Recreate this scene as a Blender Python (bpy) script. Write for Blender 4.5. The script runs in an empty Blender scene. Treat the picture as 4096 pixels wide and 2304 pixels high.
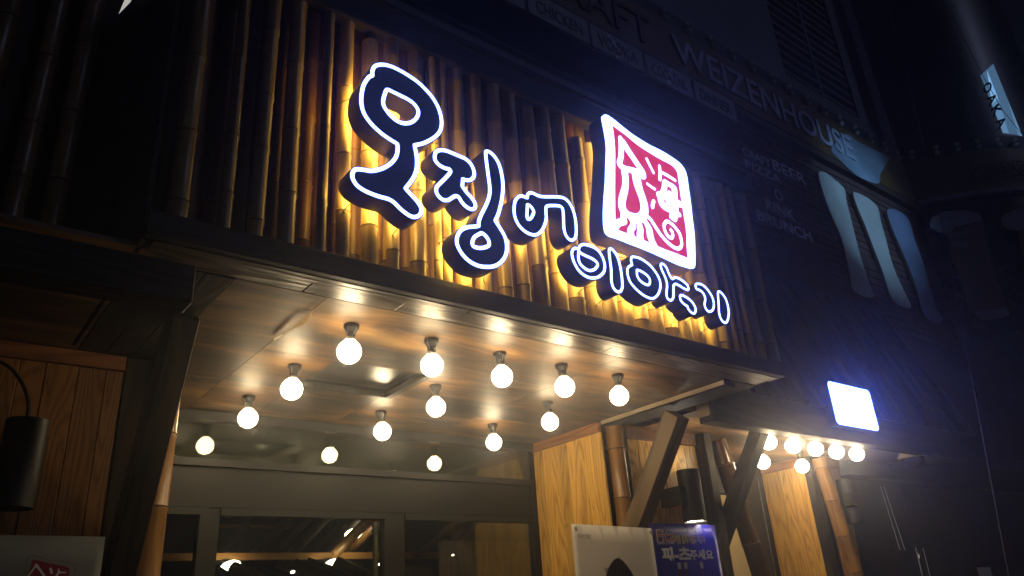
import bpy, bmesh, math, random
from mathutils import Vector, Matrix
from mathutils.geometry import tessellate_polygon
random.seed(7)
sc = bpy.context.scene
COL = sc.collection
Z0 = 1.6          # camera height above the pavement; geometry below is measured from the eye

# ------------------------------------------------------------------ camera
F = 3044.96
YAW, PIT, ROL = map(math.radians, (39.38135876, 23.66268417, -4.14582792))
cy, sy = math.cos(YAW), math.sin(YAW)
FW = Vector((sy*math.cos(PIT), cy*math.cos(PIT), math.sin(PIT)))
r0 = Vector((cy, -sy, 0)); u0 = r0.cross(FW)
RT = math.cos(ROL)*r0 + math.sin(ROL)*u0
UP = RT.cross(FW)
cam = bpy.data.cameras.new('camera'); co = bpy.data.objects.new('camera', cam); COL.objects.link(co)
cam.sensor_width = 36.0; cam.lens = 36.0*F/4096.0; cam.clip_start = 0.05; cam.clip_end = 500
M = Matrix((( RT.x, UP.x, -FW.x, 0), (RT.y, UP.y, -FW.y, 0), (RT.z, UP.z, -FW.z, 0), (0, 0, 0, 1)))
co.matrix_world = Matrix.Translation((0, 0, Z0)) @ M
sc.camera = co

# ------------------------------------------------------------------ world, light, exposure
w = bpy.data.worlds.new('World'); sc.world = w; w.use_nodes = True
bg = w.node_tree.nodes['Background']
bg.inputs[0].default_value = (0.11, 0.13, 0.32, 1); bg.inputs[1].default_value = 0.016
sc.view_settings.view_transform = 'Standard'; sc.view_settings.look = 'None'
sc.view_settings.exposure = 0; sc.view_settings.gamma = 1; sc.view_settings.use_curve_mapping = False
sc.render.engine = 'CYCLES'
sc.cycles.use_denoising = True
sc.cycles.max_bounces = 6; sc.cycles.diffuse_bounces = 3; sc.cycles.glossy_bounces = 3
sc.cycles.transparent_max_bounces = 12; sc.cycles.volume_bounces = 0
sc.cycles.sample_clamp_indirect = 4
sun = bpy.data.lights.new('ambient_fill_sun', 'SUN'); so = bpy.data.objects.new('ambient_fill_sun', sun); COL.objects.link(so)  # dim added sun standing in for ambient street light
sun.energy = 0.085; sun.angle = math.radians(12); sun.color = (0.55, 0.62, 1.0)
so.rotation_euler = (math.radians(62), 0, math.radians(25))
# street floodlight across the road that catches the pub wall
fl = bpy.data.lights.new('street_floodlight', 'SPOT'); fo = bpy.data.objects.new('street_floodlight', fl); COL.objects.link(fo)

# ------------------------------------------------------------------ helpers
def ray(x, y):
    return RT*((x-2048)/F) - UP*((y-1152)/F) + FW
def P(x, y, ax, v):
    """point on the place's plane (axis ax at value v) that the photo shows at pixel x, y"""
    d = ray(x, y); return d*(v/d[ax])
def tag(o, label=None, cat=None, group=None, kind=None):
    if label: o['label'] = label
    if cat: o['category'] = cat
    if group: o['group'] = group
    if kind: o['kind'] = kind
    return o
def empty(name, label, cat, loc=(0, 0, 0), group=None):
    o = bpy.data.objects.new(name, None); COL.objects.link(o); o.location = loc
    o.empty_display_size = .05
    return tag(o, label, cat, group)
def mk(name, bm, mat, parent=None, loc=None, rot=None, smooth=False):
    me = bpy.data.meshes.new(name)
    bmesh.ops.recalc_face_normals(bm, faces=bm.faces[:])
    bm.to_mesh(me); bm.free()
    for m in (mat if isinstance(mat, (list, tuple)) else [mat]): me.materials.append(m)
    if smooth:
        for p in me.polygons: p.use_smooth = True
        if smooth != 'all':
            try: me.set_sharp_from_angle(angle=math.radians(40))
            except Exception: pass
    return link(name, me, parent, loc, rot)
def link(name, me, parent=None, loc=None, rot=None):
    o = bpy.data.objects.new(name, me); COL.objects.link(o)
    if parent: o.parent = parent
    if loc is not None: o.location = loc
    if rot is not None: o.rotation_euler = rot
    return o
def bbox(bm, x0, x1, y0, y1, z0, z1, bev=0):
    vs = [bm.verts.new(p) for p in ((x0,y0,z0),(x1,y0,z0),(x1,y1,z0),(x0,y1,z0),(x0,y0,z1),(x1,y0,z1),(x1,y1,z1),(x0,y1,z1))]
    fs = [bm.faces.new([vs[i] for i in f]) for f in ((0,3,2,1),(4,5,6,7),(0,1,5,4),(1,2,6,5),(2,3,7,6),(3,0,4,7))]
    if bev:
        es = list({e for f in fs for e in f.edges})
        bmesh.ops.bevel(bm, geom=es, offset=bev, segments=1, affect='EDGES')
def Box(name, mat, x0, x1, y0, y1, z0, z1, parent=None, bev=0):
    """box mesh centred on its own origin"""
    bm = bmesh.new(); c = ((x0+x1)/2, (y0+y1)/2, (z0+z1)/2)
    bbox(bm, x0-c[0], x1-c[0], y0-c[1], y1-c[1], z0-c[2], z1-c[2], bev)
    return mk(name, bm, mat, parent, c)
def beam(name, mat, a, b, wx, wy, parent=None, bev=.004):
    """square timber from a to b; wx across x, wy perpendicular"""
    a = Vector(a); b = Vector(b); d = b-a; L = d.length; d.normalize()
    bm = bmesh.new(); bbox(bm, -wx/2, wx/2, -wy/2, wy/2, -L/2, L/2, bev)
    X = Vector((1, 0, 0)); X = (X - d*X.dot(d)).normalized(); Y = d.cross(X)
    o = mk(name, bm, mat, parent)
    o.matrix_local = Matrix.Translation((a+b)/2) @ Matrix(((X.x,Y.x,d.x,0),(X.y,Y.y,d.y,0),(X.z,Y.z,d.z,0),(0,0,0,1)))
    return o
def tube(bm, pts, r, n=8, closed=False):
    pts = [Vector(p) for p in pts]; rings = []
    N = len(pts)
    for i, p in enumerate(pts):
        t = (pts[(i+1) % N]-pts[i-1]) if closed or 0 < i < N-1 else (pts[1]-pts[0] if i == 0 else pts[-1]-pts[-2])
        t.normalize(); a = Vector((0, 0, 1)) if abs(t.z) < .9 else Vector((1, 0, 0))
        u = t.cross(a).normalized(); v = t.cross(u)
        rr = r[i] if isinstance(r, (list, tuple)) else r
        rings.append([bm.verts.new(p+u*rr*math.cos(k*2*math.pi/n)+v*rr*math.sin(k*2*math.pi/n)) for k in range(n)])
    for i in range(N if closed else N-1):
        A, B = rings[i], rings[(i+1) % N]
        for k in range(n): bm.faces.new((A[k], A[(k+1) % n], B[(k+1) % n], B[k]))
    if not closed:
        bm.faces.new(rings[0][::-1]); bm.faces.new(rings[-1])
def lathe(bm, prof, n=24, mats=None, cap=True):
    rings = [[bm.verts.new((r*math.cos(k*2*math.pi/n), r*math.sin(k*2*math.pi/n), z)) for k in range(n)] for r, z in prof]
    for i in range(len(prof)-1):
        for k in range(n):
            f = bm.faces.new((rings[i][k], rings[i][(k+1) % n], rings[i+1][(k+1) % n], rings[i+1][k]))
            if mats: f.material_index = mats[i]
    if cap:
        for rg in (rings[0], rings[-1]):
            f = bm.faces.new(rg)
            if mats: f.material_index = 2
def smooth_loop(pts, closed=True, sub=5):
    """Catmull-Rom through points; a third item 'c' marks a sharp corner"""
    q = [(Vector((p[0], p[1])), len(p) > 2) for p in pts]; out = []; N = len(q)
    for i in range(N if closed else N-1):
        p1, c1 = q[i]; p2, c2 = q[(i+1) % N]
        p0 = q[i-1][0] if (closed or i > 0) else p1
        p3 = q[(i+2) % N][0] if (closed or i < N-2) else p2
        m1 = (p2-p1)*1.0 if c1 else (p2-p0)*.5
        m2 = (p2-p1)*1.0 if c2 else (p3-p1)*.5
        L = (p2-p1).length
        if m1.length > L*1.3: m1 *= L*1.3/m1.length
        if m2.length > L*1.3: m2 *= L*1.3/m2.length
        for k in range(sub):
            t = k/sub; t2 = t*t; t3 = t2*t
            out.append(p1*(2*t3-3*t2+1)+m1*(t3-2*t2+t)+p2*(-2*t3+3*t2)+m2*(t3-t2))
    if not closed: out.append(q[-1][0])
    return out
def area(p): return sum(p[i-1].x*p[i].y-p[i].x*p[i-1].y for i in range(len(p)))/2
def seg_d(p, a, b):
    ab = b-a; L = ab.length_squared
    t = 0 if L == 0 else max(0, min(1, (p-a).dot(ab)/L)); return (a+ab*t-p).length
def offset(pts, d):
    """offset a closed loop outward by d (inward if negative), dropping fold-overs"""
    s = 1 if area(pts) > 0 else -1; out = []; N = len(pts)
    for i in range(N):
        a = (pts[i]-pts[i-1]); b = (pts[(i+1) % N]-pts[i])
        if a.length < 1e-7 or b.length < 1e-7: continue
        a.normalize(); b.normalize()
        na = Vector((a.y, -a.x))*s; nb = Vector((b.y, -b.x))*s
        n = na+nb
        if n.length < .2: continue
        n.normalize(); k = 1/max(.5, n.dot(na))
        q = pts[i]+n*d*k
        if min(seg_d(q, pts[j-1], pts[j]) for j in range(N)) > abs(d)*.93: out.append(q)
    return out
def slab(bm, loops, y0, y1, mf=0, ms=0, mb=0):
    """solid sheet: outer loop and holes in (x, z), from y0 (front) back to y1"""
    flat = [Vector((p.x, p.y, 0)) for l in loops for p in l]
    tris = tessellate_polygon([[Vector((p.x, p.y, 0)) for p in l] for l in loops])
    A = [bm.verts.new((p.x, y0, p.y)) for p in flat]; B = [bm.verts.new((p.x, y1, p.y)) for p in flat]
    for t in tris:
        try:
            f = bm.faces.new([A[i] for i in t]); f.material_index = mf
            f = bm.faces.new([B[i] for i in reversed(t)]); f.material_index = mb
        except ValueError: pass
    k = 0
    for l in loops:
        n = len(l)
        for i in range(n):
            f = bm.faces.new((A[k+i], A[k+(i+1) % n], B[k+(i+1) % n], B[k+i])); f.material_index = ms
        k += n
def ribbon(bm, pts, wd, y0, t):
    """rounded bar along a closed loop, face towards -y"""
    N = len(pts); rings = []
    for i in range(N):
        d = pts[(i+1) % N]-pts[i-1]
        if d.length < 1e-8: d = Vector((1, 0))
        d.normalize(); n = Vector((d.y, -d.x))
        rings.append([bm.verts.new((pts[i].x+n.x*u*wd, y0-v*t, pts[i].y+n.y*u*wd)) for u, v in ((-.5, 0), (-.5, .7), (-.36, 1), (.36, 1), (.5, .7), (.5, 0))])
    for i in range(N):
        A, B = rings[i], rings[(i+1) % N]
        for k in range(5): bm.faces.new((A[k], A[k+1], B[k+1], B[k]))
def text_mesh(s, extr=.004, bold=0.0):
    cu = bpy.data.curves.new('t', 'FONT'); cu.body = s; cu.size = 1; cu.extrude = extr; cu.offset = bold
    cu.resolution_u = 3
    o = bpy.data.objects.new('t', cu); COL.objects.link(o)
    dg = bpy.context.evaluated_depsgraph_get(); dg.update()
    me = bpy.data.meshes.new_from_object(o.evaluated_get(dg))
    bpy.data.objects.remove(o); bpy.data.curves.remove(cu)
    return me
def text(name, s, mat, p0, ux, uz, wd, ht, parent=None, extr=.003, bold=0.0, shear=0.0):
    """flat lettering: lower-left corner p0, unit axes ux / uz, fitted to wd x ht"""
    me = text_mesh(s, 1, bold)
    xs = [v.co.x for v in me.vertices]; ys = [v.co.y for v in me.vertices]
    if not xs: return None
    x0, x1, y0, y1 = min(xs), max(xs), min(ys), max(ys)
    ux = Vector(ux).normalized(); uz = Vector(uz).normalized(); n = ux.cross(uz)
    p0 = Vector(p0)
    for v in me.vertices:
        a = (v.co.x-x0)/(x1-x0)*wd; b = (v.co.y-y0)/(y1-y0)*ht; a += b*shear
        v.co = ux*a + uz*b + n*(extr if v.co.z > 0 else 0)
    me.materials.append(mat)
    return link(name, me, parent, p0 - (Vector(parent.location) if parent and parent.type == 'EMPTY' else Vector()))

# ------------------------------------------------------------------ materials
def nodes(name):
    m = bpy.data.materials.new(name); m.use_nodes = True
    nt = m.node_tree; return m, nt, nt.nodes['Principled BSDF']
def N(nt, t, **kw):
    n = nt.nodes.new(t)
    for k, v in kw.items():
        if k in n.inputs: n.inputs[k].default_value = v
        else: setattr(n, k, v)
    return n
def ramp(nt, stops):
    r = nt.nodes.new('ShaderNodeValToRGB'); e = r.color_ramp.elements
    while len(e) < len(stops): e.new(.5)
    for i, (p, c) in enumerate(stops): e[i].position = p; e[i].color = (*c, 1)
    return r
def coords(nt, scale, rand=True):
    tc = N(nt, 'ShaderNodeTexCoord'); mp = N(nt, 'ShaderNodeMapping'); mp.inputs['Scale'].default_value = scale
    nt.links.new(tc.outputs['Object'], mp.inputs['Vector'])
    if rand:
        oi = N(nt, 'ShaderNodeObjectInfo'); ml = N(nt, 'ShaderNodeMath', operation='MULTIPLY'); ml.inputs[1].default_value = 37
        nt.links.new(oi.outputs['Random'], ml.inputs[0]); nt.links.new(ml.outputs[0], mp.inputs['Location'])
    return mp
def plain(name, col, rough=.6, metal=0, bump=0, bscale=60, vary=.25):
    m, nt, b = nodes(name); b.inputs['Roughness'].default_value = rough; b.inputs['Metallic'].default_value = metal
    mp = coords(nt, (1, 1, 1)); no = N(nt, 'ShaderNodeTexNoise', Scale=bscale*.15, Detail=6.0)
    nt.links.new(mp.outputs[0], no.inputs['Vector'])
    r = ramp(nt, [(.3, tuple(c*(1-vary) for c in col)), (.7, tuple(min(1, c*(1+vary)) for c in col))])
    nt.links.new(no.outputs[0], r.inputs[0]); nt.links.new(r.outputs[0], b.inputs['Base Color'])
    if bump:
        n2 = N(nt, 'ShaderNodeTexNoise', Scale=bscale, Detail=8.0); nt.links.new(mp.outputs[0], n2.inputs['Vector'])
        bp = N(nt, 'ShaderNodeBump', Strength=bump, Distance=.002); nt.links.new(n2.outputs[0], bp.inputs['Height'])
        nt.links.new(bp.outputs[0], b.inputs['Normal'])
    return m
def emit(name, col, s):
    m, nt, b = nodes(name); b.inputs['Base Color'].default_value = (.8, .8, .8, 1)
    b.inputs['Emission Color'].default_value = (*col, 1); b.inputs['Emission Strength'].default_value = s
    b.inputs['Roughness'].default_value = .4
    return m
def wood(name, dark, mid, light, axis='z', rough=.45, scale=1.0, ring=9, bump=.25, knots=True, coat=0):
    """board grain running along one object axis"""
    m, nt, b = nodes(name); b.inputs['Roughness'].default_value = rough
    if name.startswith('dark_'): b.inputs['Specular IOR Level'].default_value = .22; b.inputs['Roughness'].default_value = .55
    b.inputs['Coat Weight'].default_value = coat; b.inputs['Coat Roughness'].default_value = .15
    k = {'x': (.12, 1, 1), 'y': (1, .12, 1), 'z': (1, 1, .12)}[axis]
    mp = coords(nt, tuple(c*scale for c in k))
    n1 = N(nt, 'ShaderNodeTexNoise', Scale=5.0, Detail=1.5, Roughness=.4); nt.links.new(mp.outputs[0], n1.inputs['Vector'])
    mm = N(nt, 'ShaderNodeMath', operation='MULTIPLY'); mm.inputs[1].default_value = ring; nt.links.new(n1.outputs[0], mm.inputs[0])
    fr = N(nt, 'ShaderNodeMath', operation='PINGPONG'); fr.inputs[1].default_value = .5; nt.links.new(mm.outputs[0], fr.inputs[0])
    n2 = N(nt, 'ShaderNodeTexNoise', Scale=90.0, Detail=4.0); nt.links.new(mp.outputs[0], n2.inputs['Vector'])
    ad = N(nt, 'ShaderNodeMath', operation='MULTIPLY_ADD'); ad.inputs[1].default_value = .3
    nt.links.new(n2.outputs[0], ad.inputs[0]); nt.links.new(fr.outputs[0], ad.inputs[2])
    r = ramp(nt, [(.12, dark), (.30, mid), (.50, light)]); nt.links.new(ad.outputs[0], r.inputs[0])
    out = r.outputs[0]
    oi = N(nt, 'ShaderNodeObjectInfo'); hs = N(nt, 'ShaderNodeHueSaturation')
    mr = N(nt, 'ShaderNodeMapRange'); mr.inputs[3].default_value = .8; mr.inputs[4].default_value = 1.2
    nt.links.new(oi.outputs['Random'], mr.inputs[0]); nt.links.new(mr.outputs[0], hs.inputs['Value']); nt.links.new(out, hs.inputs['Color'])
    out = hs.outputs[0]
    if knots:
        vm = N(nt, 'ShaderNodeMapping'); kk = {'x': (.5, 1.2, 1), 'y': (1, .5, 1), 'z': (1, 1, .5)}[axis]
        vm.inputs['Scale'].default_value = kk; nt.links.new(mp.inputs['Vector'].links[0].from_socket, vm.inputs['Vector'])
        nt.links.new(mp.inputs['Location'].links[0].from_socket, vm.inputs['Location'])
        vo = N(nt, 'ShaderNodeTexVoronoi', Scale=5.5); nt.links.new(vm.outputs[0], vo.inputs['Vector'])
        kr = ramp(nt, [(.03, (0, 0, 0)), (.09, (1, 1, 1))]); nt.links.new(vo.outputs['Distance'], kr.inputs[0])
        mx = N(nt, 'ShaderNodeMix', data_type='RGBA'); nt.links.new(kr.outputs[0], mx.inputs[0])
        mx.inputs[6].default_value = (*[c*.5 for c in dark], 1); nt.links.new(out, mx.inputs[7]); out = mx.outputs[2]
    nt.links.new(out, b.inputs['Base Color'])
    bp = N(nt, 'ShaderNodeBump', Strength=bump, Distance=.003); nt.links.new(ad.outputs[0], bp.inputs['Height']); nt.links.new(bp.outputs[0], b.inputs['Normal'])
    return m
def ply(name):
    """brown stained, varnished plywood: soft long streaks along x"""
    m, nt, b = nodes(name)
    mp = coords(nt, (.35, 1.6, 1)); n1 = N(nt, 'ShaderNodeTexNoise', Scale=3.2, Detail=7.0, Roughness=.62, Distortion=.6)
    nt.links.new(mp.outputs[0], n1.inputs['Vector'])
    r = ramp(nt, [(.33, (.016, .010, .006)), (.46, (.075, .038, .015)), (.58, (.20, .105, .036)), (.74, (.42, .25, .085))])
    nt.links.new(n1.outputs[0], r.inputs[0]); nt.links.new(r.outputs[0], b.inputs['Base Color'])
    mp2 = coords(nt, (4, 30, 10)); n2 = N(nt, 'ShaderNodeTexNoise', Scale=3.0, Detail=6.0); nt.links.new(mp2.outputs[0], n2.inputs['Vector'])
    rr = N(nt, 'ShaderNodeMapRange'); rr.inputs[3].default_value = .40; rr.inputs[4].default_value = .62
    nt.links.new(n2.outputs[0], rr.inputs[0]); nt.links.new(rr.outputs[0], b.inputs['Roughness'])
    bp = N(nt, 'ShaderNodeBump', Strength=.35, Distance=.0012); nt.links.new(n2.outputs[0], bp.inputs['Height']); nt.links.new(bp.outputs[0], b.inputs['Normal'])
    return m
def bamboo(name, lo, hi, rough=.34):
    m, nt, b = nodes(name); b.inputs['Roughness'].default_value = rough
    mp = coords(nt, (6, 6, .5)); n1 = N(nt, 'ShaderNodeTexNoise', Scale=5.0, Detail=6.0, Roughness=.6); nt.links.new(mp.outputs[0], n1.inputs['Vector'])
    r = ramp(nt, [(.3, lo), (.55, tuple((a+c)/2 for a, c in zip(lo, hi))), (.75, hi)]); nt.links.new(n1.outputs[0], r.inputs[0])
    mp3 = coords(nt, (1, 1, .6)); vo = N(nt, 'ShaderNodeTexNoise', Scale=70.0, Detail=3.0); nt.links.new(mp3.outputs[0], vo.inputs['Vector'])
    kr = ramp(nt, [(.27, (.25, .2, .15)), (.34, (1, 1, 1))]); nt.links.new(vo.outputs[0], kr.inputs[0])
    mu = N(nt, 'ShaderNodeMix', data_type='RGBA', blend_type='MULTIPLY'); mu.inputs[0].default_value = .75
    nt.links.new(r.outputs[0], mu.inputs[6]); nt.links.new(kr.outputs[0], mu.inputs[7])
    oi = N(nt, 'ShaderNodeObjectInfo'); hs = N(nt, 'ShaderNodeHueSaturation')
    mr = N(nt, 'ShaderNodeMapRange'); mr.inputs[3].default_value = .6; mr.inputs[4].default_value = 1.25
    nt.links.new(oi.outputs['Random'], mr.inputs[0]); nt.links.new(mr.outputs[0], hs.inputs['Value']); nt.links.new(mu.outputs[2], hs.inputs['Color'])
    nt.links.new(hs.outputs[0], b.inputs['Base Color'])
    bp = N(nt, 'ShaderNodeBump', Strength=.2, Distance=.002); nt.links.new(n1.outputs[0], bp.inputs['Height']); nt.links.new(bp.outputs[0], b.inputs['Normal'])
    return m
def glass(name, tint=(.8, .85, .8), refl=1.0):
    m = bpy.data.materials.new(name); m.use_nodes = True; nt = m.node_tree; nt.nodes.clear()
    o = N(nt, 'ShaderNodeOutputMaterial'); mx = N(nt, 'ShaderNodeMixShader'); fr = N(nt, 'ShaderNodeFresnel', IOR=1.55)
    tr = N(nt, 'ShaderNodeBsdfTransparent'); tr.inputs[0].default_value = (*tint, 1)
    gl = N(nt, 'ShaderNodeBsdfGlossy', Roughness=.02); gl.inputs[0].default_value = (refl, refl, refl, 1)
    nt.links.new(fr.outputs[0], mx.inputs[0]); nt.links.new(tr.outputs[0], mx.inputs[1]); nt.links.new(gl.outputs[0], mx.inputs[2]); nt.links.new(mx.outputs[0], o.inputs[0])
    return m

BAM = bamboo('bamboo_skin', (.15, .095, .035), (.44, .31, .12))
BAMR = bamboo('bamboo_stained', (.09, .035, .012), (.24, .10, .03), .5)
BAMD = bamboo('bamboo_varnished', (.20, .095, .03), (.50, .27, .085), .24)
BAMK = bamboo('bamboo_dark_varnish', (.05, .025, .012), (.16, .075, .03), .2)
NODE = plain('bamboo_node', (.11, .06, .022), .6)
CUT = plain('bamboo_cut', (.35, .22, .1), .8)
DARK = wood('dark_timber', (.006, .005, .0045), (.014, .011, .010), (.028, .022, .018), 'x', .5, 1.2, 10, .5, False)
DARKY = wood('dark_timber_deep', (.006, .005, .004), (.016, .012, .009), (.032, .024, .016), 'y', .42, 1.2, 10, .5, False)
DARKZ = wood('dark_post', (.008, .005, .004), (.02, .013, .009), (.042, .027, .016), 'z', .45, 1.2, 10, .5, False)
UNDER = wood('weathered_plank', (.02, .014, .010), (.075, .05, .032), (.14, .10, .065), 'x', .36, 1.3, 13, .7, True)
BRACE = wood('brace_timber', (.06, .035, .018), (.13, .08, .038), (.18, .12, .06), 'z', .5, 1.2, 6, .35, True)
PLY = ply('stained_plywood')
PINE = wood('pine_board', (.55, .26, .045), (.76, .42, .075), (.88, .52, .11), 'z', .42, 1.25, 17, .22, True, .25)
PINER = wood('pine_rail', (.20, .065, .018), (.32, .12, .03), (.40, .16, .045), 'y', .42, 1.6, 9, .2, False, .2)
PINERX = wood('pine_rail_long', (.09, .032, .010), (.16, .058, .017), (.21, .08, .025), 'x', .6, 1.6, 9, .2, False, .2)
REDW = wood('red_oak_board', (.12, .048, .014), (.22, .095, .026), (.28, .13, .036), 'z', .5, 1.6, 18, .3, False, .1)
GOLDW = wood('golden_board', (.26, .12, .03), (.50, .27, .075), (.62, .36, .11), 'z', .38, 1.6, 18, .3, False, .2)
BACK = plain('backing_board', (.16, .06, .02), .7, 0, .2)
BLACK = plain('black_metal', (.004, .004, .005), .5, .0, .05, 200)
SIDE = plain('letter_return', (.035, .028, .026), .38, .3, .05, 90)
FACE = plain('letter_face', (.006, .007, .03), .5)
STEEL = plain('steel', (.45, .43, .4), .3, .9)
FRAME = plain('door_frame', (.013, .013, .012), .5, .3, .08, 220, .15)
FRAMED = plain('door_frame_inner', (.012, .012, .012), .5, .2)
GREYB = plain('grey_bulkhead', (.05, .055, .046), .7)
PAPER = plain('white_paper', (.80, .77, .72), .55, 0, .02, 20, .03)
PRINTR = plain('red_print', (.22, .01, .015), .5)
PRINTG = plain('grey_print', (.16, .12, .12), .6)
PRINTB = plain('blue_print', (.035, .035, .42), .3, 0, 0, 20, .1)
PRINTY = plain('yellow_print', (.75, .62, .05), .4)
PRINTW = plain('white_print', (.75, .75, .75), .4)
PRINTRD = plain('crimson_print', (.45, .05, .06), .4)
PRINTBR = plain('bottle_brown', (.30, .11, .03), .3)
HAIR = plain('hair_print', (.035, .02, .022), .6)
LED = emit('led_outline', (.15, .24, 1.0), 11.0)
HALO = emit('halo_led', (1.0, .66, .13), 19.0)
HALOB = emit('halo_led_box', (1.0, .66, .13), 8.0)
STAMPW = emit('stamp_white', (.17, .28, 1.0), 10.0)
STAMPR = emit('stamp_red', (.80, .003, .030), .80)
BULB = emit('bulb_glow', (1.0, .78, .46), 40.0)
BULBB = plain('bulb_collar', (.5, .4, .28), .5)
LITSIGN = emit('light_box', (.08, .15, 1.0), 19.0)
SPOTL = emit('lamp_warm', (1.0, .82, .6), 12.0)
SPOTC = emit('lamp_cool', (1.0, .9, .68), 32.0)
GLASS = glass('clear_glass')
GLASST = glass('transom_glass', (.75, .8, .75), 1.0)
GLASSD = glass('dark_glass', (.3, .33, .36), .8)

GLOBES = []
# ================================================================== THE SETTING
g = Box('pavement', plain('paving', (.16, .15, .14), .8, 0, .3, 30), -12, 40, -4, 9, -1.72, -1.6); tag(g, kind='structure')
g = Box('road', plain('asphalt', (.05, .05, .05), .85, 0, .5, 80), -60, 120, -60, -4, -1.86, -1.74); tag(g, kind='structure')
g = Box('ground', plain('far_ground', (.06, .06, .055), .9), -200, 300, 9, 260, -1.86, -1.62); tag(g, kind='structure')

# ================================================================== ENTRANCE CANOPY WITH BAMBOO SIGN BOX
ZB = 1.124; YF = 2.2
canopy = empty('entrance_canopy', 'wide dark timber canopy faced with upright bamboo poles over the lit entrance', 'canopy', (2.0, 2.2, ZB))
def rel(p, parent=canopy): return Vector(p) - Vector(parent.location)
def PBox(name, mat, x0, x1, y0, y1, z0, z1, parent=canopy, bev=0):
    o = Box(name, mat, x0, x1, y0, y1, z0, z1, None, bev); o.parent = parent; o.location = Vector(o.location)-Vector(parent.location); return o
# beams
PBox('fascia_beam', DARK, .42, 3.69, YF, YF+.035, ZB+.002, 1.21, bev=.004)
PBox('top_beam', DARK, .42, 3.69, YF-.01, YF+.05, 2.285, 2.415, bev=.004)
PBox('cap_board', DARK, .40, 3.71, YF-.02, 3.22, 2.418, 2.44)
PBox('backing_board', BACK, .42, 3.69, 2.375, 2.39, 1.2, 2.41)
PBox('end_board', DARKY, .42, .435, 2.24, 3.3, ZB, 2.41)
PBox('end_board', DARKY, 3.672, 3.687, 2.24, 3.3, ZB, 2.41)
# bamboo poles, with joints
def pole_mesh(L, r, seed, n=14, taper=0.0, mi=(0, 1, 2), seg=(.2, .34), sharp=1.0):
    rnd = random.Random(seed); prof = [(r, 0)]; mats = []
    z = rnd.uniform(.03, seg[0])
    while z < L-.03:
        rr = r*(1-taper*z/L)
        for k, dz in ((.98, -.014), (1.07, -.006), (1.08, 0), (.965, .002), (.965, .007), (1.05, .010), (1.0, .018)):
            prof.append((rr*(1+(k-1)*sharp), z+dz)); mats.append(1 if k == .965 else 0)
        z += rnd.uniform(*seg)
    prof.append((r*(1-taper), L)); mats.append(0)
    bm = bmesh.new(); lathe(bm, prof, n, mats)
    # slight bow
    a = rnd.uniform(-.006, .006)
    for v in bm.verts: v.co.x += a*math.sin(v.co.z/L*math.pi)
    return bm
def px_to_x(px, y, z):
    lo, hi = -2.0, 9.0
    for _ in range(40):
        m = (lo+hi)/2; v = Vector((m, y, z)); u = 2048+F*v.dot(RT)/v.dot(FW)
        if u < px: lo = m
        else: hi = m
    return (lo+hi)/2
FRONT = [(645,745),(845,905),(968,1034),(1087,1160),(1235,1278),(1320,1378),(1428,1495),(1525,1575),(1626,1688),(1713,1744),(1750,1784),(1809,1868),(1890,1949),
 (1983,2033),(2058,2104),(2128,2182),(2202,2257),(2268,2327),(2342,2392),(2395,2460),(2466,2522),(2525,2584),(2587,2642),(2643,2702),(2702,2758),(2760,2802),(2805,2861),(2861,2905),(2910,2933),(2935,2958),(2961,3003),(3003,3045),(3047,3110)]
for i, (a, b) in enumerate(FRONT):
    xa, xb = px_to_x(a, 2.27, 1.21), px_to_x(b, 2.27, 1.21)
    r = max(.014, min(.047, (xb-xa)*.48)); xc = (xa+xb)/2; top = 2.40 if i % 3 else 2.40-random.uniform(.02, .16)
    if 18 <= i <= 19: top = 2.18
    bm = pole_mesh(top-1.212, r, 100+i)
    o = mk('bamboo_pole', bm, [BAM, NODE, CUT], canopy, rel((xc, 2.206+r, 1.212)), (random.uniform(-.004, .004), random.uniform(-.008, .008), random.uniform(0, 6)), smooth=True)
x = .48
k = 0
while x < 3.66:
    r = random.uniform(.026, .036); bm = pole_mesh(1.24, r, 300+k)
    mk('bamboo_pole', bm, [BAMR if k % 3 else BAM, NODE, CUT], canopy, rel((x, 2.338, 1.15)), (0, random.uniform(-.01, .01), random.uniform(0, 6)), smooth=True)
    x += r*2+random.uniform(.002, .02); k += 1
# underside: two weathered planks in lengths, then plywood
cuts = [.45, 1.62, 2.72, 3.69]
for a, b in zip(cuts, cuts[1:]): PBox('underside_plank', UNDER, a+.002, b-.002, YF+.036, 2.296, ZB, ZB+.02, bev=.0015)
cuts = [.45, .99, 1.36, 2.46, 3.69]
for a, b in zip(cuts, cuts[1:]): PBox('underside_plank', UNDER, a+.002, b-.002, 2.299, 2.386, ZB+.003, ZB+.02, bev=.0015)
for a, b in ((.455, .552), (.556, .652), (.656, .75)): PBox('soffit_plank', DARKY, a, b, 2.39, 3.34, ZB, ZB+.018, bev=.001)
xs1 = P(1000, 1437.6, 2, ZB).x; ys1 = P(1124, 1550, 2, ZB).y; xs2 = P(2420, 1460, 2, ZB).x
HX0, HX1, HY0, HY1 = 1.43, 1.905, 3.02, 3.42
panels = [(.754, xs1, 2.39, ys1), (xs1, xs2, 2.39, HY0), (xs2, 3.40, 2.39, ys1+.1), (.754, xs1, ys1, 4.12), (xs1, HX0, HY0, 4.12), (HX1, xs2, HY0, 4.12), (HX0, HX1, HY1, 4.12), (xs2, 3.40, ys1+.1, 4.12)]
for a in panels: PBox('plywood_panel', PLY, a[0]+.0012, a[1]-.0012, a[2]+.0012, a[3]-.0012, ZB+.004, ZB+.016)
PBox('access_hatch', plain('hatch_board', (.055, .048, .04), .3, 0, .15, 60), HX0+.004, HX1-.004, HY0+.004, HY1-.004, ZB+.035, ZB+.045)
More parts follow.
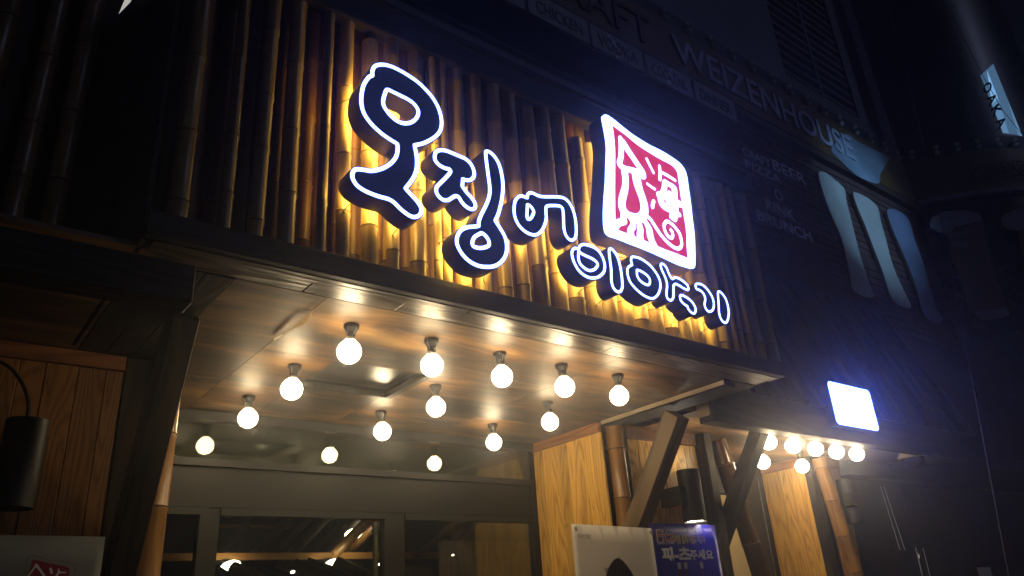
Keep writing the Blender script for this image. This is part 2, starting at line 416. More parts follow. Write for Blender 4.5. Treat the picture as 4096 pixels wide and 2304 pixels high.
for q in ((HX0-.002, HX1+.002, HY1-.006, HY1+.012), (HX1-.004, HX1+.03, HY0, HY1+.01)):
    PBox('hatch_trim', DARKY, *q, ZB-.008, ZB+.02, bev=.002)
PBox('canopy_deck', plain('deck_board', (.02, .016, .012), .8), .43, 3.66, 2.4, 4.3, ZB+.05, ZB+.07)
PBox('soffit_plank', DARKY, 3.462, 3.672, 2.39, 3.34, ZB, ZB+.018, bev=.001)
nail = plain('nail_head', (.05, .045, .04), .4, .6)
bm = bmesh.new()
for a in panels:
    for i in range(5):
        for y_ in (a[2]+.02, a[3]-.02):
            x_ = a[0]+.03+(a[1]-a[0]-.06)*i/4
            bmesh.ops.create_circle(bm, cap_ends=True, radius=.0045, segments=8, matrix=Matrix.Translation(rel((x_, y_, ZB+.0025))))
o = mk('nail_heads', bm, nail, canopy); tag(o, kind='stuff')
# light-edged board along the right end, and braces
PBox('edge_strip', plain('raw_edge', (.42, .32, .2), .6, 0, .2, 40), 3.402, 3.41, 2.40, 3.36, ZB-.022, ZB+.002)
PBox('edge_beam', DARKY, 3.412, 3.50, 2.40, 3.36, ZB-.03, ZB-.001, bev=.002)
beam('timber_brace', BRACE, rel((3.462, 2.80, ZB-.085)), rel((3.462, 3.40, .235)), .104, .115, canopy)
beam('timber_brace', DARKZ, rel((.704, 2.80, ZB+.01)), rel((.704, 3.50, -.10)), .096, .13, canopy)
# torn veneer hanging off the plywood seam
bm = bmesh.new(); pts = [P(*q, 2, ZB-.002) for q in ((1253,1236),(1225,1258),(1180,1285),(1140,1318),(1098,1345),(1092,1362),(1130,1338),(1172,1306),(1205,1292),(1232,1275),(1249,1254))]
A = [bm.verts.new(rel((p.x, p.y, ZB-.0015-.012*math.sin(i*.6)**2))) for i, p in enumerate(pts)]
for v in A: v.co.z -= .004
for i in range(5):
    j = len(A)-1-i
    bm.faces.new((A[i], A[i+1], A[j-1], A[j])) if i+1 != j-1 else bm.faces.new((A[i], A[i+1], A[j]))
bmesh.ops.solidify(bm, geom=bm.faces[:], thickness=.0015)
mk('torn_veneer', bm, plain('raw_veneer', (.62, .46, .24), .6), canopy)

# ================================================================== GLOBE LAMPS
def globe_mesh():
    r = .0475; prof = [(.013, .066), (.017, .055), (.021, .047)]
    for k in range(1, 15):
        a = math.radians(28+k*(180-28)/14.5); prof.append((r*math.sin(a), r*math.cos(a)))
    bm = bmesh.new(); lathe(bm, prof, 24, [1, 1]+[0]*(len(prof)-3)); me = bpy.data.meshes.new('bulb'); bmesh.ops.recalc_face_normals(bm, faces=bm.faces[:]); bm.to_mesh(me); bm.free()
    me.materials.append(BULB); me.materials.append(BULBB); me.materials.append(BULB)
    for p in me.polygons: p.use_smooth = True
    return me
def socket_mesh():
    bm = bmesh.new(); lathe(bm, [(.018, .058), (.019, .075), (.020, .082), (.028, .094), (.031, .098), (.031, .114)], 20, [0]*5)
    for f in bm.faces: f.material_index = 0
    me = bpy.data.meshes.new('socket'); bmesh.ops.recalc_face_normals(bm, faces=bm.faces[:]); bm.to_mesh(me); bm.free(); me.materials.append(BLACK)
    return me
def clip_mesh():
    bm = bmesh.new(); tube(bm, [(-.029, 0, .1), (-.033, 0, .092), (-.021, 0, .078), (-.020, 0, .07)], .0012, 5); tube(bm, [(.029, 0, .1), (.033, 0, .092), (.021, 0, .078), (.020, 0, .07)], .0012, 5)
    me = bpy.data.meshes.new('wire_clip'); bm.to_mesh(me); bm.free(); me.materials.append(STEEL); return me
GM, SM, CM = globe_mesh(), socket_mesh(), clip_mesh()
GMS = [GM]
for cc, ss in (((1.0, .76, .43), 33.0), ((1.0, .80, .50), 46.0)):
    g_ = GM.copy(); m_ = emit('bulb_glow', cc, ss); g_.materials[0] = m_; g_.materials[2] = m_; GMS.append(g_)
def globe(x, y, z, label, group):
    t = empty('globe_lamp', label, 'lamp', (x, y, z), group)
    t.rotation_euler = (random.uniform(-.07, .07), random.uniform(-.07, .07), random.uniform(0, 3))
    link('bulb', random.choice(GMS), t); link('socket', SM, t); link('wire_clip', CM, t, None, (0, 0, .1)); return t
GZ = ZB+.004-.114
g1 = 'round bulb lamps under the entrance canopy'
for x, y, l in [
 (1.283, 2.598, 'large round lit bulb, nearest and leftmost of the front row under the big canopy'),
 (1.666, 2.598, 'round lit bulb of the front row hiding a corner of the ceiling hatch'),
 (2.035, 2.595, 'round lit bulb in the middle of the five-bulb front row'),
 (2.413, 2.597, 'round lit bulb, fourth of the front row, with a bright reflection beside it'),
 (2.785, 2.600, 'round lit bulb, last of the front row, nearest the slanting brown brace'),
 (1.285, 3.16, 'round lit bulb left of the ceiling hatch in the middle row'),
 (2.042, 3.157, 'round lit bulb in the middle row just right of the hatch corner'),
 (2.803, 3.165, 'round lit bulb of the middle row closest above the pine side wall'),
 (1.292, 3.712, 'round lit bulb of the rear row at far left close to the glass'),
 (2.043, 3.709, 'round lit bulb in the middle of the rear row before the transom'),
 (2.808, 3.703, 'round lit bulb of the rear row beside the pine side wall')]:
    globe(x, y, GZ, l, g1)

# ================================================================== SIGN LETTERS
YS = 2.085      # plane of the sign faces
def T(pts, ox, oy, s, y=YS):
    out = []
    for p in pts:
        q = P(ox+p[0]/s, oy+p[1]/s, 1, y); out.append((q.x, q.z, 'c') if len(p) > 2 else (q.x, q.z))
    return smooth_loop(out)
c = 'c'
glyph = {
 'o': [T([(440,252,c),(440,180),(470,112),(540,80),(640,80),(760,112),(900,180),(1040,265),(1180,365),(1310,490),(1420,625),(1500,770),(1545,920),(1553,1040),(1530,1140),(1470,1220),(1370,1290),(1250,1345),(1115,1375,c),
   (1135,1458),(1155,1608),(1150,1748),(1110,1878),(1040,1983),(970,2070,c),(1060,2168),(1150,2268),(1215,2368),(1225,2448),(1180,2513),(1090,2528),(990,2478),(880,2388),(790,2298),(700,2243),(560,2203),(430,2158),(300,2098),(190,2018),(130,1928),(115,1848),(145,1778),(210,1760),(310,1773),(420,1788),(540,1768),(660,1718),(760,1643),(825,1548),(845,1448),(842,1353,c),
   (730,1285),(600,1195),(470,1080),(370,965),(295,840),(262,700),(265,560),(290,430),(335,340),(390,272)], 1380, 240, 4.026),
   T([(678,480),(780,520),(900,580),(1010,635),(1110,710),(1170,800),(1175,880),(1130,960),(1050,1010),(950,1022),(850,990),(750,915),(670,820),(620,730),(615,640),(640,550)], 1380, 240, 4.026)],
 'j': [T([(190,230),(215,180),(290,150),(400,160),(520,205),(650,260),(780,320),(870,400),(925,500),(948,600),(930,680),(870,725),(790,728),(728,705,c),(718,850,c),(790,950),(880,1050),(950,1150),(972,1230),(940,1285),(870,1285),(780,1230),(700,1140),(650,1060),(590,1035),(520,1070),(450,1110),(370,1115),(290,1070),(230,990),(213,910),(240,840),(310,770),(400,680),(470,600),(490,550),(460,515),(390,500),(290,450),(210,370),(185,300)], 1700, 570, 4.829)],
 'jg': [T([(410,75),(455,85),(510,140),(555,220),(585,330),(600,450),(595,560),(575,680),(545,790),(512,862,c),(570,950),(620,1040),(643,1140),(635,1240),(590,1320),(510,1375),(410,1387),(310,1370),(210,1315),(130,1230),(80,1130),(82,1040),(125,970),(200,935),(280,928),(324,922,c),(328,860),(360,780),(410,680),(445,580),(450,480),(435,360),(418,230),(405,120)], 1800, 580, 2.842),
   T([(365,1005),(420,1055),(443,1110),(430,1150),(350,1172),(270,1155),(252,1110),(275,1050),(320,1020)], 1800, 580, 2.842)],
 'eo': [T([(490,290,c),(505,215),(550,175),(620,185),(700,225),(800,258),(950,265),(1100,265),(1250,275),(1360,325),(1450,430),(1520,580),(1565,760),(1582,930),(1582,1080),(1560,1180),(1500,1230),(1440,1220),(1370,1150),(1320,1020),(1305,880),(1300,720),(1290,580),(1270,510),(1210,470),(1100,460),(960,465),(912,500),(910,620),(915,740),(890,860),(840,980),(760,1075),(670,1115),(570,1100),(450,1040),(330,930),(250,800),(205,650),(200,500),(225,360),(290,270),(370,248),(440,268)], 2020, 740, 5.572),
   T([(500,440),(570,480),(630,570),(635,620),(590,720),(545,762),(500,755),(488,700),(490,580),(494,500)], 2020, 740, 5.572)],
 'i1': [T([(318,290,c),(350,220),(400,180),(480,172),(590,200),(710,250),(810,330),(890,450),(940,580),(958,700),(940,820),(880,900),(790,960),(680,980),(570,965),(450,905),(340,810),(260,690),(200,560),(165,420),(170,330),(215,268),(275,265)], 2260, 950, 6.0375),
   T([(335,330,c),(370,370),(450,420),(560,470),(680,530),(760,600),(785,660),(750,730),(690,780),(610,800),(530,780),(430,710),(360,630),(325,530),(320,420)], 2260, 950, 6.0375)],
 'i2': [T([(1075,275),(1130,285),(1200,360),(1260,470),(1305,600),(1340,760),(1365,920),(1380,1080),(1380,1200),(1345,1290),(1280,1315),(1205,1270),(1150,1180),(1120,1060),(1115,900),(1110,750),(1090,600),(1070,440),(1060,330)], 2260, 950, 6.0375)],
 'y1': [T([(250,312,c),(225,220),(240,150),(300,145),(400,170),(520,240),(640,340),(740,470),(810,600),(835,720),(815,850),(760,950),(680,1003),(590,990),(460,920),(330,810),(220,680),(165,550),(148,430),(170,360),(212,325)], 2480, 1000, 5.175),
   T([(355,415),(450,450),(550,520),(610,600),(615,680),(580,725),(500,700),(410,630),(355,540),(348,470)], 2480, 1000, 5.175)],
 'y2': [T([(850,290),(900,300),(960,370),(1000,470),(1050,570),(1090,602,c),(1140,572),(1230,600),(1320,660),(1390,730),(1415,800),(1392,828),(1310,790),(1220,735),(1150,705),(1108,730),(1105,800),(1103,900),(1100,980),(1060,1040),(1010,1030),(965,970),(960,860),(972,760),(960,650),(920,540),(870,430),(840,340)], 2480, 1000, 5.175)],
 'y3': [T([(1250,940),(1300,945),(1400,1000),(1490,1080),(1550,1180),(1562,1260),(1530,1315),(1470,1290),(1410,1220),(1395,1165,c),(1330,1125),(1265,1060),(1240,990)], 2480, 1000, 5.175)],
 'g1': [T([(545,250),(580,235),(680,245),(780,310),(870,410),(950,530),(1000,650),(1020,780),(1000,900),(930,965),(860,950),(800,870),(775,770),(790,680),(790,600),(750,500),(690,430),(620,390),(570,370),(540,310)], 2700, 1100, 6.588)],
 'g2': [T([(1135,445),(1190,450),(1270,530),(1340,650),(1385,800),(1410,950),(1405,1100),(1370,1220),(1320,1260),(1250,1220),(1190,1120),(1155,980),(1148,820),(1140,680),(1130,540)], 2700, 1100, 6.588)],
}
rods = {'o': [((1400,395),(1362,412)),((1400,815),(1372,845)),((1590,915),(1568,942))], 'j': [((1700,706),(1670,735))], 'jg': [((1772,965),(1754,972)),((1938,1108),(1932,1124))], 'eo': [((2050,958),(2030,975)),((2215,995),(2183,1030))],
 'i1': [((2335,1152),(2312,1170))], 'i2': [((2412,1196),(2383,1222))], 'y1': [((2605,1213),(2572,1230))], 'y2': [], 'y3': [((2706,1275),(2680,1300))], 'g1': [((2772,1270),(2740,1290))], 'g2': [((2832,1312),(2802,1330))]}
def sign(keys, label, wd, holes):
    lo = [p for k in keys for l in glyph[k] for p in l]
    base = Vector((min(p.x for p in lo), YS, min(p.y for p in lo)))
    t = empty('sign_letter', label, 'sign letter', base, 'lit channel letters on the bamboo wall')
    for k in keys:
        L = glyph[k]; outer = offset(L[0], wd/2+.0035)
        loops = [outer]
        if k in holes: loops.append(offset(L[1], -(wd/2+.001)))
        bm = bmesh.new(); slab(bm, loops, 0, .088, 0, 1, 2)
        for v in bm.verts: v.co -= Vector((base.x, 0, base.z))
        mk('letter_body', bm, [FACE, SIDE, HALO], t)
        for l in L:
            bm = bmesh.new(); ribbon(bm, l, wd, 0, .003)
            for v in bm.verts: v.co -= Vector((base.x, 0, base.z))
            mk('lit_outline', bm, LED, t, smooth='all')
        for a, b in rods[k]:
            p, q = P(*a, 1, YS+.084), P(*b, 1, 2.208)
            bm = bmesh.new(); tube(bm, [p-base, (p+q)/2-base, q-base], .0018, 5)
            tube(bm, [q-base+Vector((-.002, -.004, 0)), q-base+Vector((.004, -.006, -.008)), q-base+Vector((.002, -.002, -.012))], .0028, 5)
            mk('standoff_wire', bm, plain('rusty_wire', (.12, .08, .05), .5, .6) if 'rusty_wire' not in bpy.data.materials else bpy.data.materials['rusty_wire'], t)
sign(['o'], 'biggest dark letter with white lit outline, a ring on a branching foot, at far left', .0145, {'o'})
sign(['j', 'jg'], 'second dark Korean letter with white outline, its long stroke ending in a ring', .0145, {'jg'})
sign(['eo'], 'third dark Korean letter with white outline, an arched hook left of the red emblem', .0130, set())
sign(['i1', 'i2'], 'first small outlined Korean letter of the lower word, ring with nested drop and bar', .0120, set())
sign(['y1', 'y2', 'y3'], 'middle outlined Korean letter of the lower word, directly under the red emblem', .0105, set())
sign(['g1', 'g2'], 'last outlined Korean letter of the lower word, a hook and an upright oval', .0105, set())

# emblem light box
stamp = empty('emblem_light_box', 'glowing white and crimson wavy square sign with a squid and a sea character', 'sign', P(2412, 950, 1, YS))
SB = Vector(stamp.location)
def FP(pts, y=YS, sub=4, closed=True):
    out = []
    for p in pts:
        q = P(p[0], p[1], 1, y); out.append((q.x-SB.x, q.z-SB.z, 'c') if len(p) > 2 else (q.x-SB.x, q.z-SB.z))
    return smooth_loop(out, closed, sub)
def Z(pts, ox, oy, s): return [((ox+p[0]/s), (oy+p[1]/s)) + tuple(p[2:]) for p in pts]
S1 = (2390, 450, 4.83); S2 = (2560, 580, 4.39); S3 = (2390, 700, 4.53); S4 = (2560, 830, 5.575)
outl = [(2405.5,468.6),(2417,460.8),(2431.4,465.5),(2456,483),(2489,510),(2522.5,536),(2555.6,557.7),(2597,582.5),(2639.7,603.5),(2685.3,631.3),(2719.5,657.4),(2737.7,684.8),(2745.6,712),(2752.5,762),(2760.5,819),(2767,880),(2774.3,937.6),(2777,991.4),(2778,1045),(2776,1068.6),(2766.3,1075.7),(2748.3,1072),(2703.5,1057),(2649.7,1031.8),(2596,1008),(2560,993),(2522.5,979),(2467,957),(2434,946),(2418.7,931.8),(2412.7,905),(2411,854.5),(2414.3,788),(2418.7,733),(2421,657),(2423,595),(2419,553.5),(2411.7,512),(2406.6,485)]
O = FP(outl)
bm = bmesh.new(); slab(bm, [offset(O, .003)], 0, .088, 0, 0, 1); mk('box_body', bm, [SIDE, HALOB], stamp)
bm = bmesh.new(); slab(bm, [O], -.006, -.001); mk('lit_face', bm, STAMPW, stamp)
red = [(2443.8,502.8,c),(2493.5,539),(2555.6,588.7),(2639.7,640.4),(2669.3,655),(2692,671),(2705.8,691.6,c),(2715,757.7),(2724,819),(2732.2,870),(2739.4,915),(2742,950),(2743,991.4),(2747.4,1035.4,c),(2703.5,1017.4),(2660.4,1001.3),(2625,987),(2594,974.8),(2542.3,952),(2503.7,937),(2468.4,924),(2460,915,c),(2457.3,883),(2455.8,788.3),(2456,700),(2456.3,605),(2452,549.4),(2448,520.4)]
bm = bmesh.new(); slab(bm, [FP(red)], -.0068, -.0062); mk('red_film', bm, STAMPR, stamp)
def layer(name, pts, lvl, mat, sub=4):
    bm = bmesh.new(); slab(bm, [FP(pts, sub=sub)], -.0068-.0008*lvl, -.0064-.0008*lvl); mk(name, bm, mat, stamp)
def stroke(name, pts, wpx, lvl=1, mat=STAMPW):
    """round-ended stroke, width in photo pixels"""
    q = FP(pts, sub=5, closed=False); k = .00074*1.0; n = len(q); Lf, Rt = [], []
    for i in range(n):
        d = (q[min(n-1, i+1)]-q[max(0, i-1)]).normalized(); nn = Vector((-d.y, d.x))
        ww = (wpx if not isinstance(wpx, (list, tuple)) else wpx[0]+(wpx[1]-wpx[0])*i/(n-1))*k/2
        Lf.append(q[i]+nn*ww); Rt.append(q[i]-nn*ww)
    d = (q[-1]-q[-2]).normalized(); nn = Vector((-d.y, d.x)); r = (Lf[-1]-q[-1]).length
    cap1 = [q[-1]+nn*r*math.cos(a)+d*r*math.sin(a) for a in (.6, 1.1, 1.57, 2.0, 2.5)]
    d = (q[0]-q[1]).normalized(); nn = Vector((-d.y, d.x)); r = (Lf[0]-q[0]).length
    cap0 = [q[0]+nn*r*math.cos(a)+d*r*math.sin(a) for a in (.6, 1.1, 1.57, 2.0, 2.5)]
    y = -.0068-.0008*lvl
    bm = bmesh.new()
    A = [bm.verts.new((p.x, y, p.y)) for p in Lf]; B = [bm.verts.new((p.x, y, p.y)) for p in Rt]
    for i in range(n-1): bm.faces.new((A[i], A[i+1], B[i+1], B[i]))
    C1 = [bm.verts.new((p.x, y, p.y)) for p in cap1]; bm.faces.new([A[-1]]+C1+[B[-1]])
    C0 = [bm.verts.new((p.x, y, p.y)) for p in cap0]; bm.faces.new([B[0]]+C0+[A[0]])
    bmesh.ops.solidify(bm, geom=bm.faces[:], thickness=.0004)
    mk(name, bm, mat, stamp)
layer('squid_fin', Z([(390,480),(415,462),(445,485),(460,515),(500,550),(540,610),(620,740),(720,890),(820,1040),(890,1150),(915,1240),(905,1290),(860,1300),(800,1258,c),(640,1190),(560,1155),(460,1120),(400,1070),(362,1000),(362,940),(385,870),(390,780),(395,650),(390,540)], *S1), 1, STAMPW)
layer('squid_fin_centre', Z([(482,710,c),(560,820),(660,960),(760,1110,c),(620,1070),(520,1050),(447,1010,c),(475,900),(482,800)], *S1), 2, STAMPR)
layer('squid_body', [(2486,675),(2487,719)]+Z([(440,100),(430,200),(400,310),(368,430),(360,530),(375,620),(408,690,c),(398,760),(398,803,c),(340,812),(303,833,c),(300,900),(310,980),(353,1018,c),(515,1078),(690,1146),(925,1248),(1067,1302,c),(1010,1190),(985,1090),(970,1010),(930,920),(865,825,c),(882,793,c),(900,690,c),(890,560),(850,420),(800,270),(765,120)], *S3)+[(2555.6,705),(2540,690)], 1, STAMPW)
layer('squid_mantle', [(2506,689,c)]+Z([(530,0),(542,120),(540,220),(520,350),(490,480),(485,580),(510,650),(570,690),(660,710),(720,695),(758,630),(755,540),(730,430),(680,300),(630,150),(603,0)], *S3)+[(2522.5,695,c)], 2, STAMPR)
layer('tentacle_gap', Z([(493,770,c),(545,810),(573,870),(572,905),(540,950),(522,1000),(515,1075,c),(355,1015,c),(370,970),(400,940),(480,915),(510,885),(505,820)], *S3), 2, STAMPR)
layer('tentacle_gap', Z([(655,868,c),(680,880),(697,930),(705,985),(692,1060),(692,1143,c),(645,1125,c),(633,1060),(640,1020),(670,990),(675,940)], *S3), 2, STAMPR)
layer('tentacle_gap', Z([(770,880,c),(808,872,c),(840,930),(862,1000),(872,1090),(895,1170),(925,1243,c),(818,1195,c),(802,1110),(808,1020),(790,940)], *S3), 2, STAMPR)
stroke('curled_arm', Z([(130,200),(220,290),(330,460),(430,610),(560,760),(700,880),(810,930),(880,900),(905,820),(890,700),(850,580),(770,470),(670,370),(580,325),(525,370),(515,450),(540,550),(600,650),(675,690),(705,640),(695,560),(665,520)], *S4), [21, 19])
layer('sea_character', Z([(380,640),(415,618),(470,650),(560,700),(620,760),(635,850),(640,970,c),(700,1010),(728,1065),(710,1105),(655,1090,c),(652,1180,c),(697,1225),(695,1270),(640,1272,c),(622,1350),(590,1355),(500,1280),(513,1200,c),(400,1140),(330,1060),(300,980),(300,930,c),(270,880),(285,832),(340,830,c),(365,750)], *S2), 1, STAMPW)
layer('character_gap', Z([(455,722,c),(535,775,c),(543,910,c),(520,840),(490,815),(458,830),(442,862,c),(452,790)], *S2), 2, STAMPR)
layer('character_gap', Z([(412,960,c),(432,970,c),(435,1020),(470,1060),(515,1080),(530,1010,c),(546,1020,c),(530,1110,c),(470,1080),(398,1005)], *S2), 2, STAMPR)
stroke('character_stroke', Z([(100,255),(150,360),(220,500)], *S2), [16, 14])
stroke('character_stroke', Z([(110,695),(165,735),(240,785)], *S2), 14)
stroke('character_stroke', Z([(222,1000),(205,1050),(200,1100)], *S2), 24)
stroke('character_stroke', Z([(325,380),(335,500),(330,615)], *S2), [17, 22])
stroke('character_stroke', Z([(375,500),(480,555),(595,630)], *S2), 19)

# ================================================================== GLASS ENTRANCE
YD = 4.06; KD = .9746
door = empty('glass_storefront', 'dark framed glass entrance with a long transom window behind the bulbs', 'storefront', (2.0, YD, -1.6))
DB = lambda n, m, x0, x1, y0, y1, z0, z1, **k: PBox(n, m, x0*KD, x1*KD, y0, y1, z0*KD if z0 > -.9 else z0, z1*KD, parent=door, **k)
DB('header', FRAME, .60, 3.52, YD-.0, YD+.05, .649, .862, bev=.003)
DB('top_rail', FRAMED, .60, 3.51, YD-.03, YD+.05, 1.10, 1.152, bev=.002)
DB('mullion', FRAME, 1.285, 1.342, YD-.0, YD+.05, -1.6, .647, bev=.002)
DB('mullion', FRAME, 2.352, 2.446, YD-.0, YD+.05, -1.6, .647, bev=.002)
DB('side_post', FRAMED, 3.445, 3.51, YD-.01, YD+.05, -1.6, 1.126, bev=.002)
DB('side_post', FRAME, .60, .66, YD-.05, YD+.05, -1.6, .647)
for a, b in ((.66, 1.285), (1.342, 2.352), (2.446, 3.445)):
    DB('glass_pane', GLASS, a, b, YD+.012, YD+.018, -1.5, .615)
    DB('door_rail', FRAMED, a, b, YD-.012, YD+.04, .612, .648)
DB('door_stile', FRAMED, 1.235, 1.284, YD-.02, YD+.04, -1.5, .612); DB('door_stile', FRAMED, 2.30, 2.351, YD-.02, YD+.04, -1.5, .612)
DB('closer_rod', plain('brass_rod', (.5, .42, .26), .35, .4), 2.262, 2.282, YD+.03, YD+.05, -1.0, .53); DB('closer_rod', STEEL, 2.255, 2.278, YD+.03, YD+.05, .535, .60)
DB('sill_bead', FRAMED, .66, 3.44, YD-.026, YD-.001, .858, .897)
DB('transom_pane', GLASST, .66, 3.44, YD-.022, YD-.016, .898, 1.099)
DB('transom_backing', GREYB, .62, 3.46, YD+.14, YD+.16, .70, 1.2)

# restaurant room seen through the doors
room = bmesh.new()
rm = plain('dark_interior', (.018, .015, .013), .8)
for q in ((.2, 9.0, 12.0, 12.1, -1.6, 3.0), (.1, .2, 4.3, 12.0, -1.6, 3.0), (9.0, 9.1, 4.3, 12.0, -1.6, 3.0), (.2, 9.0, 4.4, 12.0, 2.95, 3.05)): bbox(room, *q)
r = mk('interior_room', room, rm); tag(r, kind='structure')
rc = empty('restaurant_ceiling', 'dark restaurant ceiling of slanting bamboo rafters and orange rails behind the door glass', 'ceiling', (3.0, 7.0, 1.0))
RB = lambda n, m, a, b, rr: (lambda bm: (tube(bm, [Vector(a)-rc.location, Vector(b)-rc.location], rr, 10), mk(n, bm, m, rc, smooth=True)))(bmesh.new())
def D(px, py, y): return P(px, py, 1, y)
ORG = wood('orange_rail', (.25, .09, .02), (.42, .18, .04), (.5, .24, .06), 'x', .5, 1, 6, .2, False)
sp = 3.8863
for k, (x0, y0, x1, y1, rr, dy) in enumerate([(1000,2236,1160,2070,.035,6.4),(1070,2236,1238,2066,.04,6.6),(1150,2236,1310,2066,.035,6.2),(1225,2240,1385,2066,.04,6.5),(1290,2236,1440,2070,.038,6.3),(1340,2212,1492,2064,.042,6.0),(1390,2212,1520,2086,.035,6.2),(870,2210,985,2100,.035,6.5),(700,2220,850,2080,.035,6.5),(1680,2220,1850,2060,.04,6.3),(1760,2220,1905,2080,.04,6.5)]):
    RB('rafter', BAMD if k in (5, 6, 9) else DARKZ, D(x0, y0, dy), D(x1, y1, dy-.4), rr)
for k, (x0, y0, x1, y1, rr) in enumerate([(930,2275,1060,2330,.05),(985,2262,1120,2325,.03),(1110,2256,1290,2320,.03),(1180,2250,1380,2320,.03),(1230,2245,1440,2320,.03),(1345,2258,1470,2315,.06),(860,2268,960,2330,.02)]):
    RB('lower_rafter', BAMD if rr > .045 else DARKZ, D(x0, y0, 5.6), D(x1, y1, 5.4), rr)
for (a, b, y0, dy, th) in ((640, 1650, 2221, 6.0, .045), (1640, 1960, 2216, 6.0, .045)):
    p, q = D(a, y0, dy), D(b, y0, dy); zz = (p.z+q.z)/2
    PBox('orange_rail', ORG, p.x, q.x, dy, dy+.06, zz-.03, zz+.02, parent=rc)
for a, b in ((870, 1200), (1258, 1290), (1318, 1345), (1375, 1395), (1475, 1495), (1520, 1545)):
    p, q = D(a, 2102, 7.2), D(b, 2104, 7.2); PBox('lit_slat', ORG, p.x, q.x, 7.2, 7.26, p.z-.012, p.z+.012, parent=rc)
for a, b, yy in ((1258,1290,2114),(1318,1345,2116),(920,955,2196),(700,760,2160)):
    p = D(a, yy+6, 7.25); q = D(b, yy-8, 7.25); PBox('ceiling_patch', GREYB, p.x, q.x, 7.27, 7.29, p.z, q.z+.04, parent=rc)
a = P(882, 2050, 1, 4.62); b = P(1560, 2075, 1, 4.62)
PBox('bright_batten', ORG, a.x, 2.62, 4.62, 4.66, a.z-.012, a.z+.012, parent=rc)
for k, px in enumerate((938, 1022, 1118, 1190, 1262, 1342, 1412, 1490)):
    p = P(px, 2050+(px-882)*.029, 1, 4.60); bm = bmesh.new(); tube(bm, [(0, 0, 0), (0, .12, 0)], .022, 12); mk('pole_end', bm, CUT, rc, Vector((p.x, 4.60, a.z+.002))-rc.location)
for px, py, s, l in ((1414, 2136, .055, 'bright warm spotlight behind the door glass, upper one by the right mullion'), (921, 2268, .055, 'bright warm spotlight low behind the glass beside the left mullion'), (1329, 2256, .045, 'warm spotlight on the end of a bamboo pole in mid doorway'), (1523, 2256, .014, 'tiny white downlight near the right door stile'), (1171, 2288, .012, 'tiny white downlight lowest in the middle of the doorway'), (1812, 2220, .008, 'tiny warm downlight seen through the right-hand door glass')):
    p = D(px, py, 5.9 if s > .02 else 5.5)
    t = empty('ceiling_spotlight', l, 'spotlight', p, 'spotlights inside the restaurant')
    bm = bmesh.new(); bmesh.ops.create_icosphere(bm, subdivisions=2, radius=s)
    for v in bm.verts: v.co.x *= 1.35; v.co.z *= .9; v.co = v.co + Vector((v.co.z*.5, 0, 0))
    mk('glowing_lamp', bm, SPOTL, t, smooth='all')
    bm = bmesh.new(); lathe(bm, [(s*.5, s*.8), (s*.95, s*.4), (s*1.0, -.1*s)], 14, [0, 0], cap=False); mk('lamp_shade', bm, BLACK, t, (0, s*1.9, s*.3))
# added boards for the warm wall reflection in the right-hand door
part = empty('reflection_boards', 'added boards for the warm reflection in the right-hand door glass', 'standin', (4.2, 6.0, 0))
p = P(1760, 2235, 1, 5.6); q = P(2120, 2100, 1, 5.6)
x = p.x
while x < q.x+.3:
    PBox('board', REDW, x+.002, x+.16, 5.6, 5.62, -1.0, .66, parent=part); x += .162

# ================================================================== BOARD WALLS
def board_wall(name, label, xs, y, z0, zt, mat, rail, frame=None):
    t = empty(name, label, 'wall', (xs[0], y, z0))
    for a, b in zip(xs, xs[1:]):
        d = random.uniform(0, .003)
        PBox('board', mat, a+.0015, b-.0015, y+d, y+.02, z0, zt-.002, parent=t, bev=.0015)
    PBox('top_rail', rail, xs[0], xs[-1], y-.012, y+.018, zt, ZB-.002, parent=t, bev=.002)
    return t
xl = [-.9, -.72, -.55, -.37, -.2, -.02]+[P(px, 1500, 1, 3.35).x for px in (73, 180, 312, 425)]+[.636]
board_wall('board_wall', 'dim red-brown board wall behind the left cylinder lamp', xl, 3.35, -1.6, 1.06, REDW, PINERX)
xs = [3.60, 3.72, 3.83, 3.95, 4.07, 4.18, 4.30]
board_wall('board_wall', 'brown grained board wall behind the right cylinder lamp, between brace and post', xs, 3.36, -1.6, 1.035, GOLDW, PINERX)
# pine side wall of the entrance (faces left)
sw = empty('pine_side_wall', 'bright orange knotty pine board wall at the right of the entrance', 'wall', (3.42, 3.7, -1.6))
ys = [3.375, 3.465, 3.545, 3.63, 3.70, 3.785, 3.86, 3.95, 4.045]
for a, b in zip(ys, ys[1:]):
    PBox('board', PINE, 3.402+random.uniform(0, .002), 3.42, a+.001, b-.001, -1.6, 1.06, parent=sw, bev=.0012)
PBox('top_rail', PINER, 3.394, 3.42, 3.38, 4.05, 1.061, ZB+.001, parent=sw, bev=.002)
PBox('corner_jamb', DARKZ, 3.425, 3.52, 4.05, 4.058, -1.6, ZB, parent=sw)
# dark posts
for (x0, x1, y0, y1, l) in ((.64, .752, 3.345, 3.44, 'dark square post between the dim board wall and the left bamboo column'), (3.56, 3.60, 3.34, 3.44, 'dark narrow post right behind the right bamboo column'), (4.335, 4.41, 3.30, 3.44, 'dark glossy post just left of the second canopy bamboo column')):
    o = Box('timber_post', DARKZ, x0, x1, y0, y1, -1.6, ZB-.003, bev=.003); tag(o, l, 'post', 'timber posts along the shopfront')
